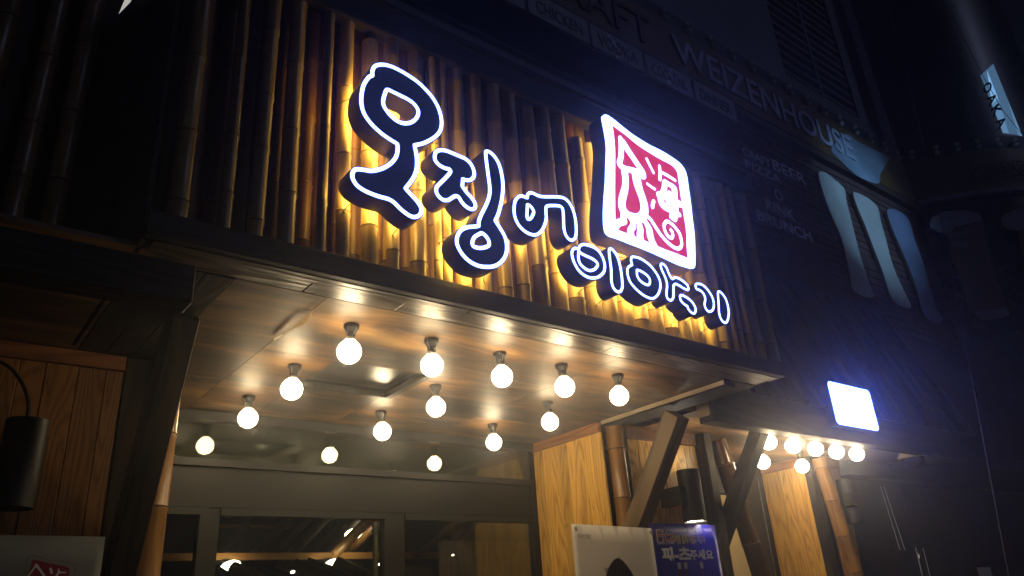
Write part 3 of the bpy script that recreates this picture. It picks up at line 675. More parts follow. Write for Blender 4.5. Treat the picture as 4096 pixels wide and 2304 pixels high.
# bamboo columns
def column(pa, pb, ya, r, label, mat=BAMD, seed=5, z1=ZB-.002, n=20):
    a = P(*pa, 1, ya); b = P(*pb, 1, ya); d = (b-a)/(b.z-a.z)
    bot = a+d*(-1.6-a.z); top = a+d*(z1-a.z); L = (top-bot).length
    bm = pole_mesh(L, r, seed, n, 0.0, seg=(.26, .31), sharp=.8)
    dd = (top-bot).normalized()
    o = mk('bamboo_column', bm, [mat, NODE, CUT], None, bot, Vector((0, 0, 1)).rotation_difference(dd).to_euler(), smooth=True)
    return tag(o, label, 'bamboo pole', 'thick bamboo columns at the entrances')
column((577, 2291), (677, 1500), 3.33, .056, 'thick glossy bamboo column at the left edge of the glass entrance', seed=12)
column((2504, 2100), (2447, 1652), 3.36, .054, 'thick bamboo column at the front edge of the pine side wall', seed=15, n=24)
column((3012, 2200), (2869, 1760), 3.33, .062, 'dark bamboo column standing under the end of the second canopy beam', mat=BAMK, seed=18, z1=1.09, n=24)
column((3371, 2140), (3269, 1815), 3.50, .062, 'bamboo column beside the second entrance, right of its pine wall', seed=21, z1=1.10, n=24)

# ================================================================== CYLINDER WALL LAMPS
def wall_lamp(x, y, z0, z1, r, label, lit=True, cable=None):
    t = empty('cylinder_wall_lamp', label, 'wall lamp', (x, y, (z0+z1)/2), 'black cylinder wall lamps')
    h = (z1-z0)/2
    bm = bmesh.new(); lathe(bm, [(r-.006, -h+.02), (r-.004, -h), (r, -h), (r, h), (r-.004, h), (r-.006, h-.02)], 28, [0]*5, cap=False)
    lathe(bm, [(.001, h-.03), (r-.005, h-.03)], 28, [0], cap=False); lathe(bm, [(.001, -h+.03), (r-.005, -h+.03)], 28, [0], cap=False)
    mk('lamp_tube', bm, BLACK, t, smooth=True)
    if lit:
        bm = bmesh.new(); lathe(bm, [(.001, -h+.008), (r-.007, -h+.008)], 28, [0], cap=False); mk('lit_lens', bm, SPOTC, t)
        bm = bmesh.new(); lathe(bm, [(.001, h-.02), (r-.007, h-.02)], 28, [0], cap=False)
        for v in bm.verts: v.co.z += .012
        mk('lit_lens', bm, SPOTC, t)
    PBox('wall_bracket', BLACK, x-r-.055, x-r+.02, y-.02, 3.352, (z0+z1)/2-.055, (z0+z1)/2+.055, parent=t, bev=.003)
    if cable:
        bm = bmesh.new(); q = smooth_loop([(a, b) for a, b in cable], False, 6)
        tube(bm, [Vector((p.x-x, 0, p.y-(z0+z1)/2)) for p in q], .007, 8); mk('cable', bm, BLACK, t, smooth=True)
    return t
wall_lamp(3.975, 3.2, .50, .82, .072, 'black cylinder lamp with lit underside beside the blue poster')
cb = []
for px, py in ((-60, 1430), (0, 1447), (50, 1480), (95, 1545), (115, 1620), (105, 1690)):
    q = P(px, py, 1, 3.2); cb.append((q.x, q.z))
wall_lamp(.315, 3.2, .475, .785, .07, 'unlit dark cylinder lamp with arching cable at the far left', False, cb)
pl = P(3395, 1990, 1, 3.45)
wall_lamp(pl.x, 3.45, pl.z-.21, pl.z+.15, .075, 'slim black cylinder lamp beside the second entrance at right', False)

# ================================================================== POSTERS
def poster(name, label, TL, TR, hgt, mat):
    TL = Vector(TL); TR = Vector(TR); ux = (TR-TL).normalized(); W = (TR-TL).length
    t = empty(name, label, 'poster', TL); bm = bmesh.new(); nx, nz = 16, 14; rows = []
    nrm = ux.cross(Vector((0, 0, 1)))
    for j in range(nz+1):
        rows.append([bm.verts.new(ux*(W*i/nx) - Vector((0, 0, 1))*(hgt*j/nz) + nrm*(.008*math.sin(i/nx*math.pi)*(.4+j/nz))) for i in range(nx+1)])
    for j in range(nz):
        for i in range(nx): bm.faces.new((rows[j][i], rows[j][i+1], rows[j+1][i+1], rows[j+1][i]))
    bmesh.ops.solidify(bm, geom=bm.faces[:], thickness=.0012)
    mk('sheet', bm, mat, t, smooth='all')
    return t, ux, W, nrm
def on(t, ux, nrm, u, v, off=.012): return Vector(t.location) + ux*u - Vector((0, 0, 1))*v + nrm*off
UZ = Vector((0, 0, 1))
TL = P(2284, 2095, 1, 3.05); TR = P(2605, 2113, 1, 2.96)
t, ux, W, nr = poster('white_banner', 'white hanging poster with grey Korean print and the top of a dark-haired head', TL, TR, 1.2, PAPER)
text('lettering', '하이트진로', PRINTG, on(t, ux, nr, .028, .074), ux, UZ, .078, .024, t, .0005, .01)
bm = bmesh.new(); hp = [(.165,.42),(.16,.33),(.17,.27),(.19,.225),(.215,.19),(.245,.168),(.27,.165),(.295,.178),(.315,.20),(.335,.225),(.355,.27),(.36,.33),(.355,.42)]
hv = [bm.verts.new(ux*a - UZ*b + nr*.0135) for a, b in smooth_loop([h for h in hp], False, 3)]; bm.faces.new(hv); bmesh.ops.solidify(bm, geom=bm.faces[:], thickness=.0004)
mk('printed_head', bm, HAIR, t)
bm = bmesh.new()
for k in range(26):
    a = random.uniform(.18, .34); b0 = .16+abs(a-.262)*.75; pts = [ux*(a+random.uniform(-.006,.006)) - UZ*(b0+.03) + nr*.0138, ux*(a-.006) - UZ*(b0+.004) + nr*.0138, ux*(a+random.choice((-.02, .014))) - UZ*(b0-.006) + nr*.0138]
    tube(bm, pts, [.0012, .0009, .0003], 4)
mk('printed_hair', bm, HAIR, t)
for u in (.02, W-.012):
    bm = bmesh.new(); lathe(bm, [(.004, -.002), (.009, -.002), (.009, .002), (.004, .002), (.004, -.002)], 14, [0]*4, cap=False)
    o = mk('eyelet', bm, STEEL, t, ux*u - UZ*.024 + nr*.012); o.rotation_euler = (math.pi/2, 0, 0)
    hp = ux*u - UZ*.024; bm = bmesh.new(); tube(bm, [hp+nr*.02+UZ*.0, hp+nr*.022-UZ*.010, hp+nr*.012-UZ*.012, hp-nr*.0+UZ*.006, hp-nr*.03+UZ*.012], .0022, 6); mk('hook', bm, STEEL, t, smooth=True)
hk = P(2272, 2098, 0, 3.40); bm = bmesh.new(); tube(bm, [(.02, 0, 0), (-.012, 0, 0), (-.022, 0, -.006), (-.02, 0, -.018), (-.008, 0, -.022)], .003, 6)
o = mk('wall_hook', bm, STEEL, None, (3.395, hk.y, hk.z), smooth=True); tag(o, 'small bent metal hook in the pine wall next to the white poster', 'hook')
TL = P(2592, 2092, 1, 3.12); TR = P(2858, 2100, 1, 3.15)
t, ux, W, nr = poster('blue_poster', 'blue beer poster with white and yellow Korean lettering under the lit cylinder lamp', TL, TR, 1.2, PRINTB)
k = W/.283  # photo fractions
def uvp(px, py):
    r_ = ray(px, py); q = r_*(Vector(t.location).dot(nr)/r_.dot(nr)) - Vector(t.location); return q.dot(ux), -q.z
def tx(s, m, bl_, tr_, b=.01, sh=0.0, off=.012):
    """lettering between the photo's lower-left and upper-right corner of the words"""
    (u0, v1), (u1, v0) = uvp(2250+bl_[0]/3.963, 2050+bl_[1]/3.963), uvp(2250+tr_[0]/3.963, 2050+tr_[1]/3.963)
    text('lettering', s, m, on(t, ux, nr, u0, v1, off), ux, UZ, u1-u0, v1-v0, t, .0005, b, sh)
tx('Fitz', PRINTW, (1474, 470), (1726, 280), .028, .08); tx('Fitz', PRINTRD, (1484, 461), (1714, 290), .0, .08, .0132)
tx('SUPER CLEAR', PRINTW, (1482, 508), (1742, 472), .01)
tx('1억병 돌파기념', PRINTY, (1740, 505), (2048, 368), .02); tx('고객감사', PRINTW, (2062, 500), (2228, 372), .01)
tx('피-츠', PRINTW, (1568, 785), (1988, 552), .045); tx('주세요', PRINTW, (2008, 760), (2352, 598), .03)
u0, v0 = uvp(2250+1828/3.963, 2050+875/3.963); bs_ = v0
BU = [uvp(2250+x/3.963, 2050+880/3.963)[0] for x in (1829, 1933, 2185)]
for u in [q/W for q in BU]:
    bm = bmesh.new(); pr = [(-.018,.05),(-.018,.12),(-.03,.17),(-.045,.21),(-.045,.42),(.045,.42),(.045,.21),(.03,.17),(.018,.12),(.018,.05)]
    hv = [bm.verts.new(ux*((u+a*.8)*W) - UZ*(bs_+(b-.05)*W) + nr*.0128) for a, b in pr]; bm.faces.new(hv); bmesh.ops.solidify(bm, geom=bm.faces[:], thickness=.0003); mk('printed_bottle', bm, PRINTBR, t)
    for (a, b0, b1, m) in ((.024, .0, .055, PRINTW), (.038, .2, .34, PRINTW), (.036, .24, .28, PRINTRD)):
        bm = bmesh.new(); hv = [bm.verts.new(ux*((u+s*a)*W) - UZ*(bs_+(b-.04)*W) + nr*(.0134 if m is PRINTW else .0139)) for s, b in ((-1, b0), (1, b0), (1, b1), (-1, b1))]; bm.faces.new(hv); bmesh.ops.solidify(bm, geom=bm.faces[:], thickness=.0003); mk('printed_label', bm, m, t)
TR = P(422, 2147, 1, 3.1); TL = P(-60, 2136, 2, TR.z); TL = Vector((TR.x-.43, 3.07, TR.z))
t, ux, W, nr = poster('logo_poster', 'pale poster with a dark red squid emblem at the lower left', TL, TR, 1.2, plain('pale_paper', (.34, .36, .33), .6, 0, .02, 20, .04))
# emblem print, unprojected on to the sheet's plane
yp = 3.07
def L3(pts, off): return [P(z[0], z[1], 1, yp-off) - Vector(t.location) for z in Z(pts, 0, 1950, 4.093)]
def flatp(name, pts, off, m):
    q = L3(pts, off); bm = bmesh.new(); slab(bm, [[Vector((p.x, p.z)) for p in q]], q[0].y, q[0].y+.0004); mk(name, bm, m, t)
flatp('red_emblem', [(525,1180),(620,1190),(760,1225),(900,1255),(1080,1290),(1135,1320),(1140,1380),(1120,1480),(1080,1800),(430,1800),(460,1480),(500,1300)], .018, PRINTRD if False else PRINTR)
CR = PAPER
for s in ([(585,1240),(610,1250),(750,1449),(720,1470),(590,1300),(515,1400),(470,1460),(455,1440),(545,1320)],[(805,1330),(830,1310),(850,1325),(868,1400),(850,1420),(825,1405)],[(950,1330),(972,1330),(980,1375),(1085,1380),(1090,1400),(970,1405),(930,1470),(890,1470),(945,1380)]):
    flatp('pale_stroke', s, .0188, CR)
ol = L3([(440,1150),(470,1122),(540,1113),(650,1140),(780,1190),(900,1200),(1060,1212),(1180,1245),(1240,1262),(1245,1300),(1210,1440),(1180,1800)], .018); bm = bmesh.new(); tube(bm, ol, .0008, 4)
ol = L3([(440,1150),(430,1220),(400,1400),(360,1700)], .018); tube(bm, ol, .0008, 4); mk('emblem_outline', bm, PRINTG, t)

# ================================================================== SECOND CANOPY
c2 = empty('second_canopy', 'dark canopy with ribbed metal roof over the next entrance, further right', 'canopy', (5.5, 2.8, 1.05))
CB = lambda n, m, *a, **k: PBox(n, m, *a, parent=c2, **k)
CB('front_beam', DARK, 3.79, 7.35, 2.80, 2.90, 1.035, 1.20, bev=.004)
bm = bmesh.new(); bbox(bm, -.004, .004, -.046, .046, -.058, .058); mk('beam_end_grain', bm, plain('end_grain', (.34, .26, .17), .7, 0, .3, 60), c2, Vector((3.783, 2.852, 1.128))-c2.location)
cream = plain('cream_board', (.42, .36, .27), .5, 0, .05, 30, .12)
for a, b in ((3.80, 4.9), (4.902, 6.0), (6.002, 7.3)):
    CB('soffit_panel', cream if a > 5.9 else PLY, a, b, 2.905, 4.0, ZB, ZB+.012)
CB('edge_board', DARKY, 7.305, 7.345, 2.9, 4.0, 1.05, 1.2)
roofm = plain('roof_metal', (.02, .02, .035), .28, .5, .1, 20)
ZR0, YR0, ZR1, YR1 = 1.235, 2.76, 2.545, 3.245
def slope_box(name, x0, x1, th, up, mat):
    dy, dz = YR1-YR0, ZR1-ZR0; L = math.hypot(dy, dz); n = Vector((0, -dz/L, dy/L))
    bm = bmesh.new(); pts = []
    for x in (x0, x1):
        for (y, z) in ((YR0, ZR0), (YR1, ZR1)):
            for o in (up, up+th): pts.append(Vector((x, y, z))+n*o)
    vs = [bm.verts.new(p-c2.location) for p in pts]
    for f in ((0,1,3,2),(4,6,7,5),(0,4,5,1),(2,3,7,6),(1,5,7,3),(0,2,6,4)): bm.faces.new([vs[i] for i in f])
    return mk(name, bm, mat, c2)
slope_box('roof_sheet', 3.72, 7.45, .006, 0, roofm)
x = 3.78
while x < 7.42:
    slope_box('roof_rib', x, x+.035, .035, .006, roofm); x += .20
CB('ridge_flashing', roofm, 3.72, 7.45, 3.22, 3.25, 2.52, 2.60)
for x in (4.48,):
    a = P(3035, 1735, 0, x); b = P(2935, 2020, 0, x); d = (b-a).normalized()
    beam('timber_brace', DARKZ, a-d*.02-c2.location, b+d*.62-c2.location, .10, .09, c2)
g2 = 'round bulb lamps under the second canopy'
for (px, py, y, l) in ((3072,1757,2.97,'round lit bulb, leftmost of the front row under the far canopy'),(3170,1773,2.98,'round lit bulb, second of the front row under the far canopy'),(3260,1786,2.98,'round lit bulb, third of the far canopy front row, above a bamboo pole top'),(3343,1796,2.98,'round lit bulb, fourth of the front row under the far canopy'),(3424,1804,2.97,'round lit bulb, rightmost under the far canopy'),(3050,1838,3.46,'round lit bulb in the rear row close to the dark brace, far canopy'),(3207,1856,3.46,'round lit bulb in the rear row above the second pine wall, far canopy')):
    q = P(px, py, 1, y); globe(q.x, y, GZ-.01, l, g2).scale = (1.14, 1.14, 1.08)
# second entrance
e2 = empty('second_entrance_wall', 'honey pine board wall at the right of the second entrance', 'wall', (6.0, 3.8, -1.6))
ys = [3.60, 3.72, 3.83, 3.93, 4.02]
for a, b in zip(ys, ys[1:]): PBox('board', PINE, 6.0, 6.02, a+.001, b-.001, -1.6, 1.05, parent=e2, bev=.0012)
PBox('top_rail', PINER, 5.99, 6.02, 3.60, 4.02, 1.052, ZB-.003, parent=e2, bev=.002)
PBox('dark_jamb', DARKZ, 5.995, 6.05, 3.54, 3.598, -1.6, ZB-.004, parent=e2)
p = P(2960, 1935, 1, 4.05)
st2 = empty('second_storefront', 'cream lit door panel in a dark frame behind the second brace', 'storefront', (5.3, 4.06, -1.6))
PBox('door_panel', plain('cream_panel', (.45, .36, .20), .35, 0, .1, 12, .2), 5.05, 5.66, 4.06, 4.08, -1.6, .86, parent=st2)
PBox('frame_post', FRAMED, 5.66, 5.98, 4.03, 4.10, -1.6, ZB-.003, parent=st2, bev=.004)
PBox('frame_head', FRAMED, 4.5, 5.66, 4.03, 4.10, .863, ZB-.003, parent=st2, bev=.004)
PBox('steel_strip', STEEL, 5.645, 5.652, 4.02, 4.029, -1.6, .86, parent=st2)
PBox('steel_strip', STEEL, 5.93, 5.936, 4.02, 4.029, -1.6, 1.02, parent=st2)
# boards and dark glass shopfront further right
board_wall('board_wall', 'dim brown board wall just right of the second entrance bamboo column', [6.15, 6.28, 6.42], 3.52, -1.6, 1.04, REDW, PINERX)
sf = empty('dark_shopfront', 'unlit dark glass shopfront at the lower right with thin glowing cyan reflection lines', 'storefront', (8.5, 3.6, -1.6))
for a, b in ((6.6, 7.6), (7.63, 9.2), (9.23, 12.0)):
    PBox('glass_pane', GLASSD, a, b, 3.6, 3.61, -1.6, .99, parent=sf)
PBox('back_wall', plain('night_wall', (.005, .006, .008), .8), 6.6, 14, 5.2, 5.3, -1.6, 2.6, parent=sf)
PBox('lintel', plain('navy_lintel', (.014, .016, .028), .6), 6.55, 14, 3.5, 3.62, .992, 1.25, parent=sf)
edge = emit('edge_reflection', (.10, .40, .5), .07)  # cyan reflections on the glass, made as faintly glowing tubes
for (a, b) in (((3522,1945),(3600,2200)),((3535,1945),(3620,2200)),((3662,2190),(3690,2304)),((3692,2192),(3720,2304))):
    p, q = P(*a, 1, 3.585), P(*b, 1, 3.585); bm = bmesh.new(); tube(bm, [p-sf.location, q-sf.location], .0035, 5); mk('reflection_line', bm, edge, sf)
p = P(3714, 2120, 1, 3.9); o = Box('distant_lamp', emit('dim_lamp', (1, .85, .45), 1.6), p.x-.05, p.x+.05, 3.9, 3.95, p.z-.035, p.z+.035, bev=.015); tag(o, 'small yellowish lamp glowing behind the dark shopfront glass', 'lamp')
p = P(3687, 2128, 1, 3.9); o = Box('distant_lamp', emit('dim_lamp_green', (.7, .85, .45), .35), p.x-.05, p.x+.05, 3.9, 3.95, p.z-.035, p.z+.035, bev=.015); tag(o, 'fainter greenish lamp just left of the yellowish one in the dark shopfront', 'lamp')
a, b, d = P(3908, 2270, 1, 3.58), P(3960, 2268, 1, 3.58), 0
o = Box('notice', PAPER, a.x, b.x, 3.58, 3.584, a.z-.3, a.z); tag(o, 'small pale notice stuck at the bottom of the dark shopfront', 'notice')
# security camera
p = P(3640, 1800, 2, 1.10); t = empty('security_camera', 'cream dome security camera hanging under the far canopy corner', 'security camera', p)
bm = bmesh.new(); lathe(bm, [(.02, .02), (.09, .015), (.095, -.03), (.11, -.05), (.11, -.065), (.10, -.07)], 24, [0]*5, cap=False); mk('housing', bm, plain('cream_plastic', (.55, .48, .36), .4), t, smooth=True)
bm = bmesh.new(); bmesh.ops.create_uvsphere(bm, u_segments=20, v_segments=12, radius=.092)
for v in bm.verts: v.co.z = min(v.co.z, 0)-.07
mk('smoked_dome', bm, plain('smoked_plastic', (.02, .018, .02), .12), t, smooth='all')
# white light box sign
TLs, TRs, BRs, BLs = [P(*q, 1, 2.72) for q in ((3313,1527),(3478,1560),(3512,1722),(3343,1697))]
t = empty('light_box_sign', 'blank glowing white rounded light box over the second canopy beam', 'sign', (TLs+BRs)/2)
def rr(x0, x1, z0, z1, r):
    out = []
    for cx, cz, a0 in ((x1-r, z1-r, 0), (x0+r, z1-r, 90), (x0+r, z0+r, 180), (x1-r, z0+r, 270)):
        for k in range(7): a = math.radians(a0+15*k); out.append(Vector((cx+r*math.cos(a), cz+r*math.sin(a))))
    return out
hx = (TRs.x-TLs.x)/2; hz = (TLs.z-BLs.z)/2
bm = bmesh.new(); slab(bm, [rr(-hx, hx, -hz, hz, .035)], -.002, .0); mk('lit_face', bm, LITSIGN, t)
bm = bmesh.new(); slab(bm, [rr(-hx-.005, hx+.005, -hz-.005, hz+.005, .038)], .001, .06); mk('box_body', bm, BLACK, t)

# ================================================================== LEFT NEIGHBOUR
lc = empty('left_canopy', 'unlit low canopy beam and bamboo screen at the dark far left', 'canopy', (-.3, 2.2, .92))
PBox('front_beam', DARK, -2.6, .565, 2.16, 2.26, .915, 1.035, parent=lc, bev=.004)
for a, b in ((-2.6, -1.2), (-1.2, -.3), (-.3, .45)): PBox('soffit_board', PLY, a+.001, b-.001, 2.30, 3.34, ZB, ZB+.015, parent=lc)
PBox('backing_board', plain('dark_backing', (.03, .02, .014), .8), -2.6, .40, 2.75, 2.78, 1.14, 3.6, parent=lc)
k = 0; x = -2.2
while x < .36:
    r = random.uniform(.03, .045)
    mk('bamboo_pole', pole_mesh(2.4, r, 600+k), [BAM, NODE, CUT], lc, Vector((x, 2.70, 1.15))-lc.location, (0, random.uniform(-.01, .01), k), smooth=True)
    x += r*2+random.uniform(.01, .09); k += 1
a = P(492, -30, 1, 2.0); t = [P(*q, 1, 2.0) for q in ((478, 48), (498, 0), (515, -40), (545, -40), (525, 0))]
bm = bmesh.new(); slab(bm, [[Vector((p.x-a.x, p.z-a.z)) for p in t]], 0, .01)
o = mk('bright_shard', bm, emit('shard_glow', (.8, .8, .7), .55), None, (a.x, 2.0, a.z)); tag(o, 'small pale stand-in shard at the top edge above the dark bamboo', 'shard')  # stand-in for a bright distant shape, its glow put into the colour

# ================================================================== UPPER BUILDING: PUB
YB = 3.25
brickm = plain('brick_dark', (.085, .045, .035), .85, 0, .4, 60, .3)
wallb = empty('pub_wall', 'dark long-brick upper wall of the pub with pale mounted words', 'wall', (6.5, YB, 2.5))
PBox('mortar_bed', plain('mortar', (.03, .028, .028), .9), -2.0, 10.2, YB+.012, YB+.2, 1.2, 4.5, parent=wallb)
bms = {}
def brick_me(L, h):
    bm = bmesh.new(); bbox(bm, -L/2, L/2, -.011, .011, -h/2, h/2, .002); me = bpy.data.meshes.new('brick'); bm.to_mesh(me); bm.free(); me.materials.append(brickm); return me
BM1 = brick_me(.29, .072)
n = 0; row = 0; z = 2.47
rest = bmesh.new()
while z < 4.28:
    x = 4.1+(.15 if row % 2 else 0)
    while x < 9.2:
        if n < 290 and x < 8.3 and z > 2.55: link('brick', BM1, wallb, Vector((x, YB+.004+random.uniform(-.004, .003), z))-wallb.location); n += 1
        else: bbox(rest, x-.145-wallb.location.x, x+.145-wallb.location.x, -.007, .014, z-.036-wallb.location.z, z+.036-wallb.location.z)
        x += .30
    z += .082; row += 1
o = mk('brickwork', rest, brickm, wallb); tag(o, kind='stuff')
PBox('moulding', plain('moulding_paint', (.06, .055, .07), .5), -2, 5.17, YB-.03, YB+.01, 3.60, 3.66, parent=wallb)
PBox('moulding', plain('moulding_paint2', (.05, .045, .06), .5), -2, 5.17, YB-.02, YB+.01, 3.72, 3.75, parent=wallb)
LET = plain('pale_letter', (.75, .76, .8), .5)
def wtext(s, px0, py0, px1, py1, h, y=YB-.02, mat=LET, name='lettering', parent=None, bold=.012):
    """baseline from (px0,py0) to (px1,py1), both on plane y"""
    a, b = P(px0, py0, 1, y), P(px1, py1, 1, y); zz = (a.z+b.z)/2
    return text(name, s, mat, (a.x, y, zz), (1, 0, 0), (0, 0, 1), b.x-a.x, h, parent, .012, bold)
wt = empty('wall_words', 'pale mounted capital words listing food and drink on the dark brick wall', 'lettering', (6.3, YB-.02, 3.0))
def line(s, x0, y0, x1, y1, hp):
    a0 = P(x0, y0, 1, YB-.02); a1 = P(x0, y0-hp, 1, YB-.02)
    wtext(s, x0, y0, x1, y1, a1.z-a0.z, parent=wt)
for w_, xa, xb, zz, hh in (('CRAFT', 5.515, 5.95, 3.797, .092), ('BEER', 5.99, 6.55, 3.797, .122), ('PIZZA', 5.51, 6.07, 3.657, .092), ('O', 5.90, 6.03, 3.445, .12), ('RINK', 5.71, 6.16, 3.28, .115), ('BRUNCH', 5.52, 6.38, 3.115, .112)):
    text('lettering', w_, LET, (xa, YB-.02, zz), (1, 0, 0), (0, 0, 1), xb-xa, hh, wt, .006, .006)
# beer-glass cut-outs
def plate(label, pts, ya, mat, edge, y=3.19, y2=None, th=.03, parent=None):
    q = [P(px, py, 1, y) for px, py in pts]; c0 = q[0]
    bm = bmesh.new(); slab(bm, [smooth_loop([(p.x-c0.x, p.z-c0.z) for p in q], True, 3)], 0, th, 0, 1, 1)
    t = empty('beer_glass_cutout', label, 'wall decoration', c0, 'beer glass cut-outs on the pub')
    mk('printed_board', bm, [mat, edge], t); return t
BOARD = plain('board_print', (.55, .55, .5), .5, 0, 0, 14, .2); BEDGE = plain('board_edge', (.14, .07, .04), .7)
G1 = [(3275,690),(3285,686),(3305,692),(3335,715),(3370,745),(3382,765),(3385,800),(3405,880),(3425,960),(3450,1050),(3480,1140),(3497,1185),(3490,1190),(3460,1188),(3425,1170),(3408,1150),(3400,1100),(3385,1030),(3365,950),(3335,880),(3310,820),(3290,760),(3277,715)]
plate('tall pale blue-lit beer glass cut-out nearest the brick wall words', G1, 0, BOARD, BEDGE)
G2 = [(3413,775),(3425,770),(3465,788),(3500,815),(3515,840),(3525,890),(3545,960),(3565,1040),(3600,1130),(3640,1210),(3645,1228),(3625,1232),(3600,1222),(3575,1205),(3560,1180),(3545,1130),(3525,1070),(3490,980),(3460,900),(3430,830)]
plate('second pale beer glass cut-out, in the middle of the three on the brick wall', G2, 0, BOARD, BEDGE)
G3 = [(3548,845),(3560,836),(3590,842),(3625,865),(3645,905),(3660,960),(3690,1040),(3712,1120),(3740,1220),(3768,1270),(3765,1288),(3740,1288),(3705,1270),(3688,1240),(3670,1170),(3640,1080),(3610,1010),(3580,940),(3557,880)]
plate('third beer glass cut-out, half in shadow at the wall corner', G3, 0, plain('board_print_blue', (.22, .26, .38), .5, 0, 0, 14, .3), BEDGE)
# sign band with lettering and marquee bulbs
YP = 3.17
band = empty('pub_sign_band', 'long ochre pub sign band with pale capital letters under a row of bulbs', 'sign', (6, YP, 4.315))
OCH = plain('ochre_paint', (.13, .068, .016), .45, 0, .05, 8, .2)
BB = lambda n, m, *a, **k: PBox(n, m, *a, parent=band, **k)
BB('band_panel', OCH, -1.5, 9.02, YP, YP+.08, 4.315, 4.88)
BB('bottom_trim', plain('brown_trim', (.05, .03, .02), .6), -1.5, 9.0, YP+.005, YP+.08, 4.23, 4.312)
BB('bulb_tray', plain('tray_metal', (.016, .014, .016), .5), -1.5, 9.0, YP+.03, YP+.14, 4.883, 5.08)
a = P(2594, 118, 1, YP); b = P(2359, 0, 1, YP)
text('lettering', 'CRAFT', plain('dark_letter', (.03, .016, .014), .5), (3.0, YP, 4.43), (1, 0, 0), (0, 0, 1), a.x-3.0, .33, band, .02, .0)
a = P(2690, 215, 1, YP); b = P(3400, 585, 1, YP)
text('lettering', 'WEIZENHOUSE', plain('pale_letter_sign', (.42, .43, .55), .5), (a.x, YP, 4.43), (1, 0, 0), (0, 0, 1), b.x-a.x, .31, band, .02, .012)
bm = bmesh.new(); bmesh.ops.create_icosphere(bm, subdivisions=2, radius=.030); bl = bpy.data.meshes.new('bulb'); bm.to_mesh(bl); bm.free(); bl.materials.append(plain('unlit_bulb', (.55, .55, .5), .2))
x = 4.6
while x < 8.9:
    link('bulb', bl, band, Vector((x, YP-.005, 4.99))-band.location); link('bulb', bl, band, Vector((x+.03, YP+.0, 4.92))-band.location); x += .33
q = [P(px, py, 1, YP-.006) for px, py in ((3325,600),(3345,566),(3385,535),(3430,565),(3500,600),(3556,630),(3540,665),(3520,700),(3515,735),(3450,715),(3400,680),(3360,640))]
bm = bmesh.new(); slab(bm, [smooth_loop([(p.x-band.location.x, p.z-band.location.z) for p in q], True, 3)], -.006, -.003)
mk('painted_light_patch', bm, plain('painted_light_patch', (.28, .36, .45), .5, 0, .3, 8, .5), band)  # spill of light on the band, put into a pale panel's colour
# box sign with menu words
bs = empty('menu_box_sign', 'long box sign of pale panels with dark menu words above the canopy', 'sign', (4, 3.0, 3.85))
PBox('box_body', plain('box_paint', (.02, .018, .03), .6), -1.5, 5.19, 3.005, 3.24, 3.845, 4.13, parent=bs)
PAN = plain('pale_panel', (.30, .30, .36), .5); DL = plain('dark_word', (.05, .045, .06), .6)
ed = [P(px, 0.54*(px-2000)+10, 1, 3.0).x for px in (2115, 2361, 2371, 2581, 2595, 2777, 2790, 2955)]
for (xa, xb), s in zip(zip(ed[::2], ed[1::2]), ('CHICKEN', 'VODKA', 'COCKTAIL', 'DINNER')):
    PBox('panel', PAN, xa, xb, 2.99, 3.003, 3.865, 4.085, parent=bs)
    w_ = xb-xa; text('lettering', s, DL, (xa+.12*w_, 2.99, 3.91), (1, 0, 0), (0, 0, 1), w_*.76, .115, bs, .003, .01)
PBox('panel', PAN, ed[0]-.75, ed[0]-.04, 2.99, 3.003, 3.865, 4.085, parent=bs)
SH = plain('torn_film', (.7, .75, .8), .3)
for px, py in ((2434,143),(2446,158),(2455,172),(2462,184),(2683,283),(2681,300),(2676,330),(2468,228)):
    p = P(px, py, 1, 2.985); w_ = random.uniform(.012, .022); bm = bmesh.new(); bbox(bm, -w_, w_, -.002, .002, -w_*.8, w_); mk('torn_film', bm, SH, bs, p-bs.location, (0, random.uniform(-.6, .6), 0))
# upper wall with louvre
uw = empty('upper_wall', 'plain grey-blue rendered wall above the sign band with a louvred vent', 'wall', (6, 3.4, 5.1))
RW = plain('render_grey', (.22, .22, .26), .8, 0, .1, 10, .1)
LX0 = P(3140, 290, 1, 3.4).x; LXM = P(3293, 385, 1, 3.4).x; LX1 = P(3440, 485, 1, 3.4).x; WX1 = P(3540, 560, 1, 3.4).x; LZ0 = P(3140, 290, 1, 3.4).z
PBox('render', RW, 3.0, LX0, 3.40, 3.5, 5.0, 12, parent=uw); PBox('render', RW, LX1, WX1, 3.40, 3.5, 5.0, 12, parent=uw)
PBox('render', RW, LX0, LX1, 3.40, 3.5, 5.0, LZ0, parent=uw)
PBox('vent_back', plain('vent_dark', (.008, .008, .01), .9), LX0, LX1, 3.46, 3.5, LZ0, 12, parent=uw)
lm = plain('louvre_paint', (.18, .18, .24), .5)
PBox('vent_mullion', lm, LXM-.02, LXM+.02, 3.395, 3.44, LZ0, 12, parent=uw)
PBox('vent_side', FRAMED, LX1-.02, LX1-.0, 3.39, 3.42, LZ0, 12, parent=uw)
z = LZ0+.04
while z < 11:
    PBox('louvre_slat', lm, LX0, LXM-.021, 3.405, 3.45, z, z+.035, parent=uw); PBox('louvre_slat', lm, LXM+.021, LX1-.021, 3.405, 3.45, z, z+.035, parent=uw); z += .145
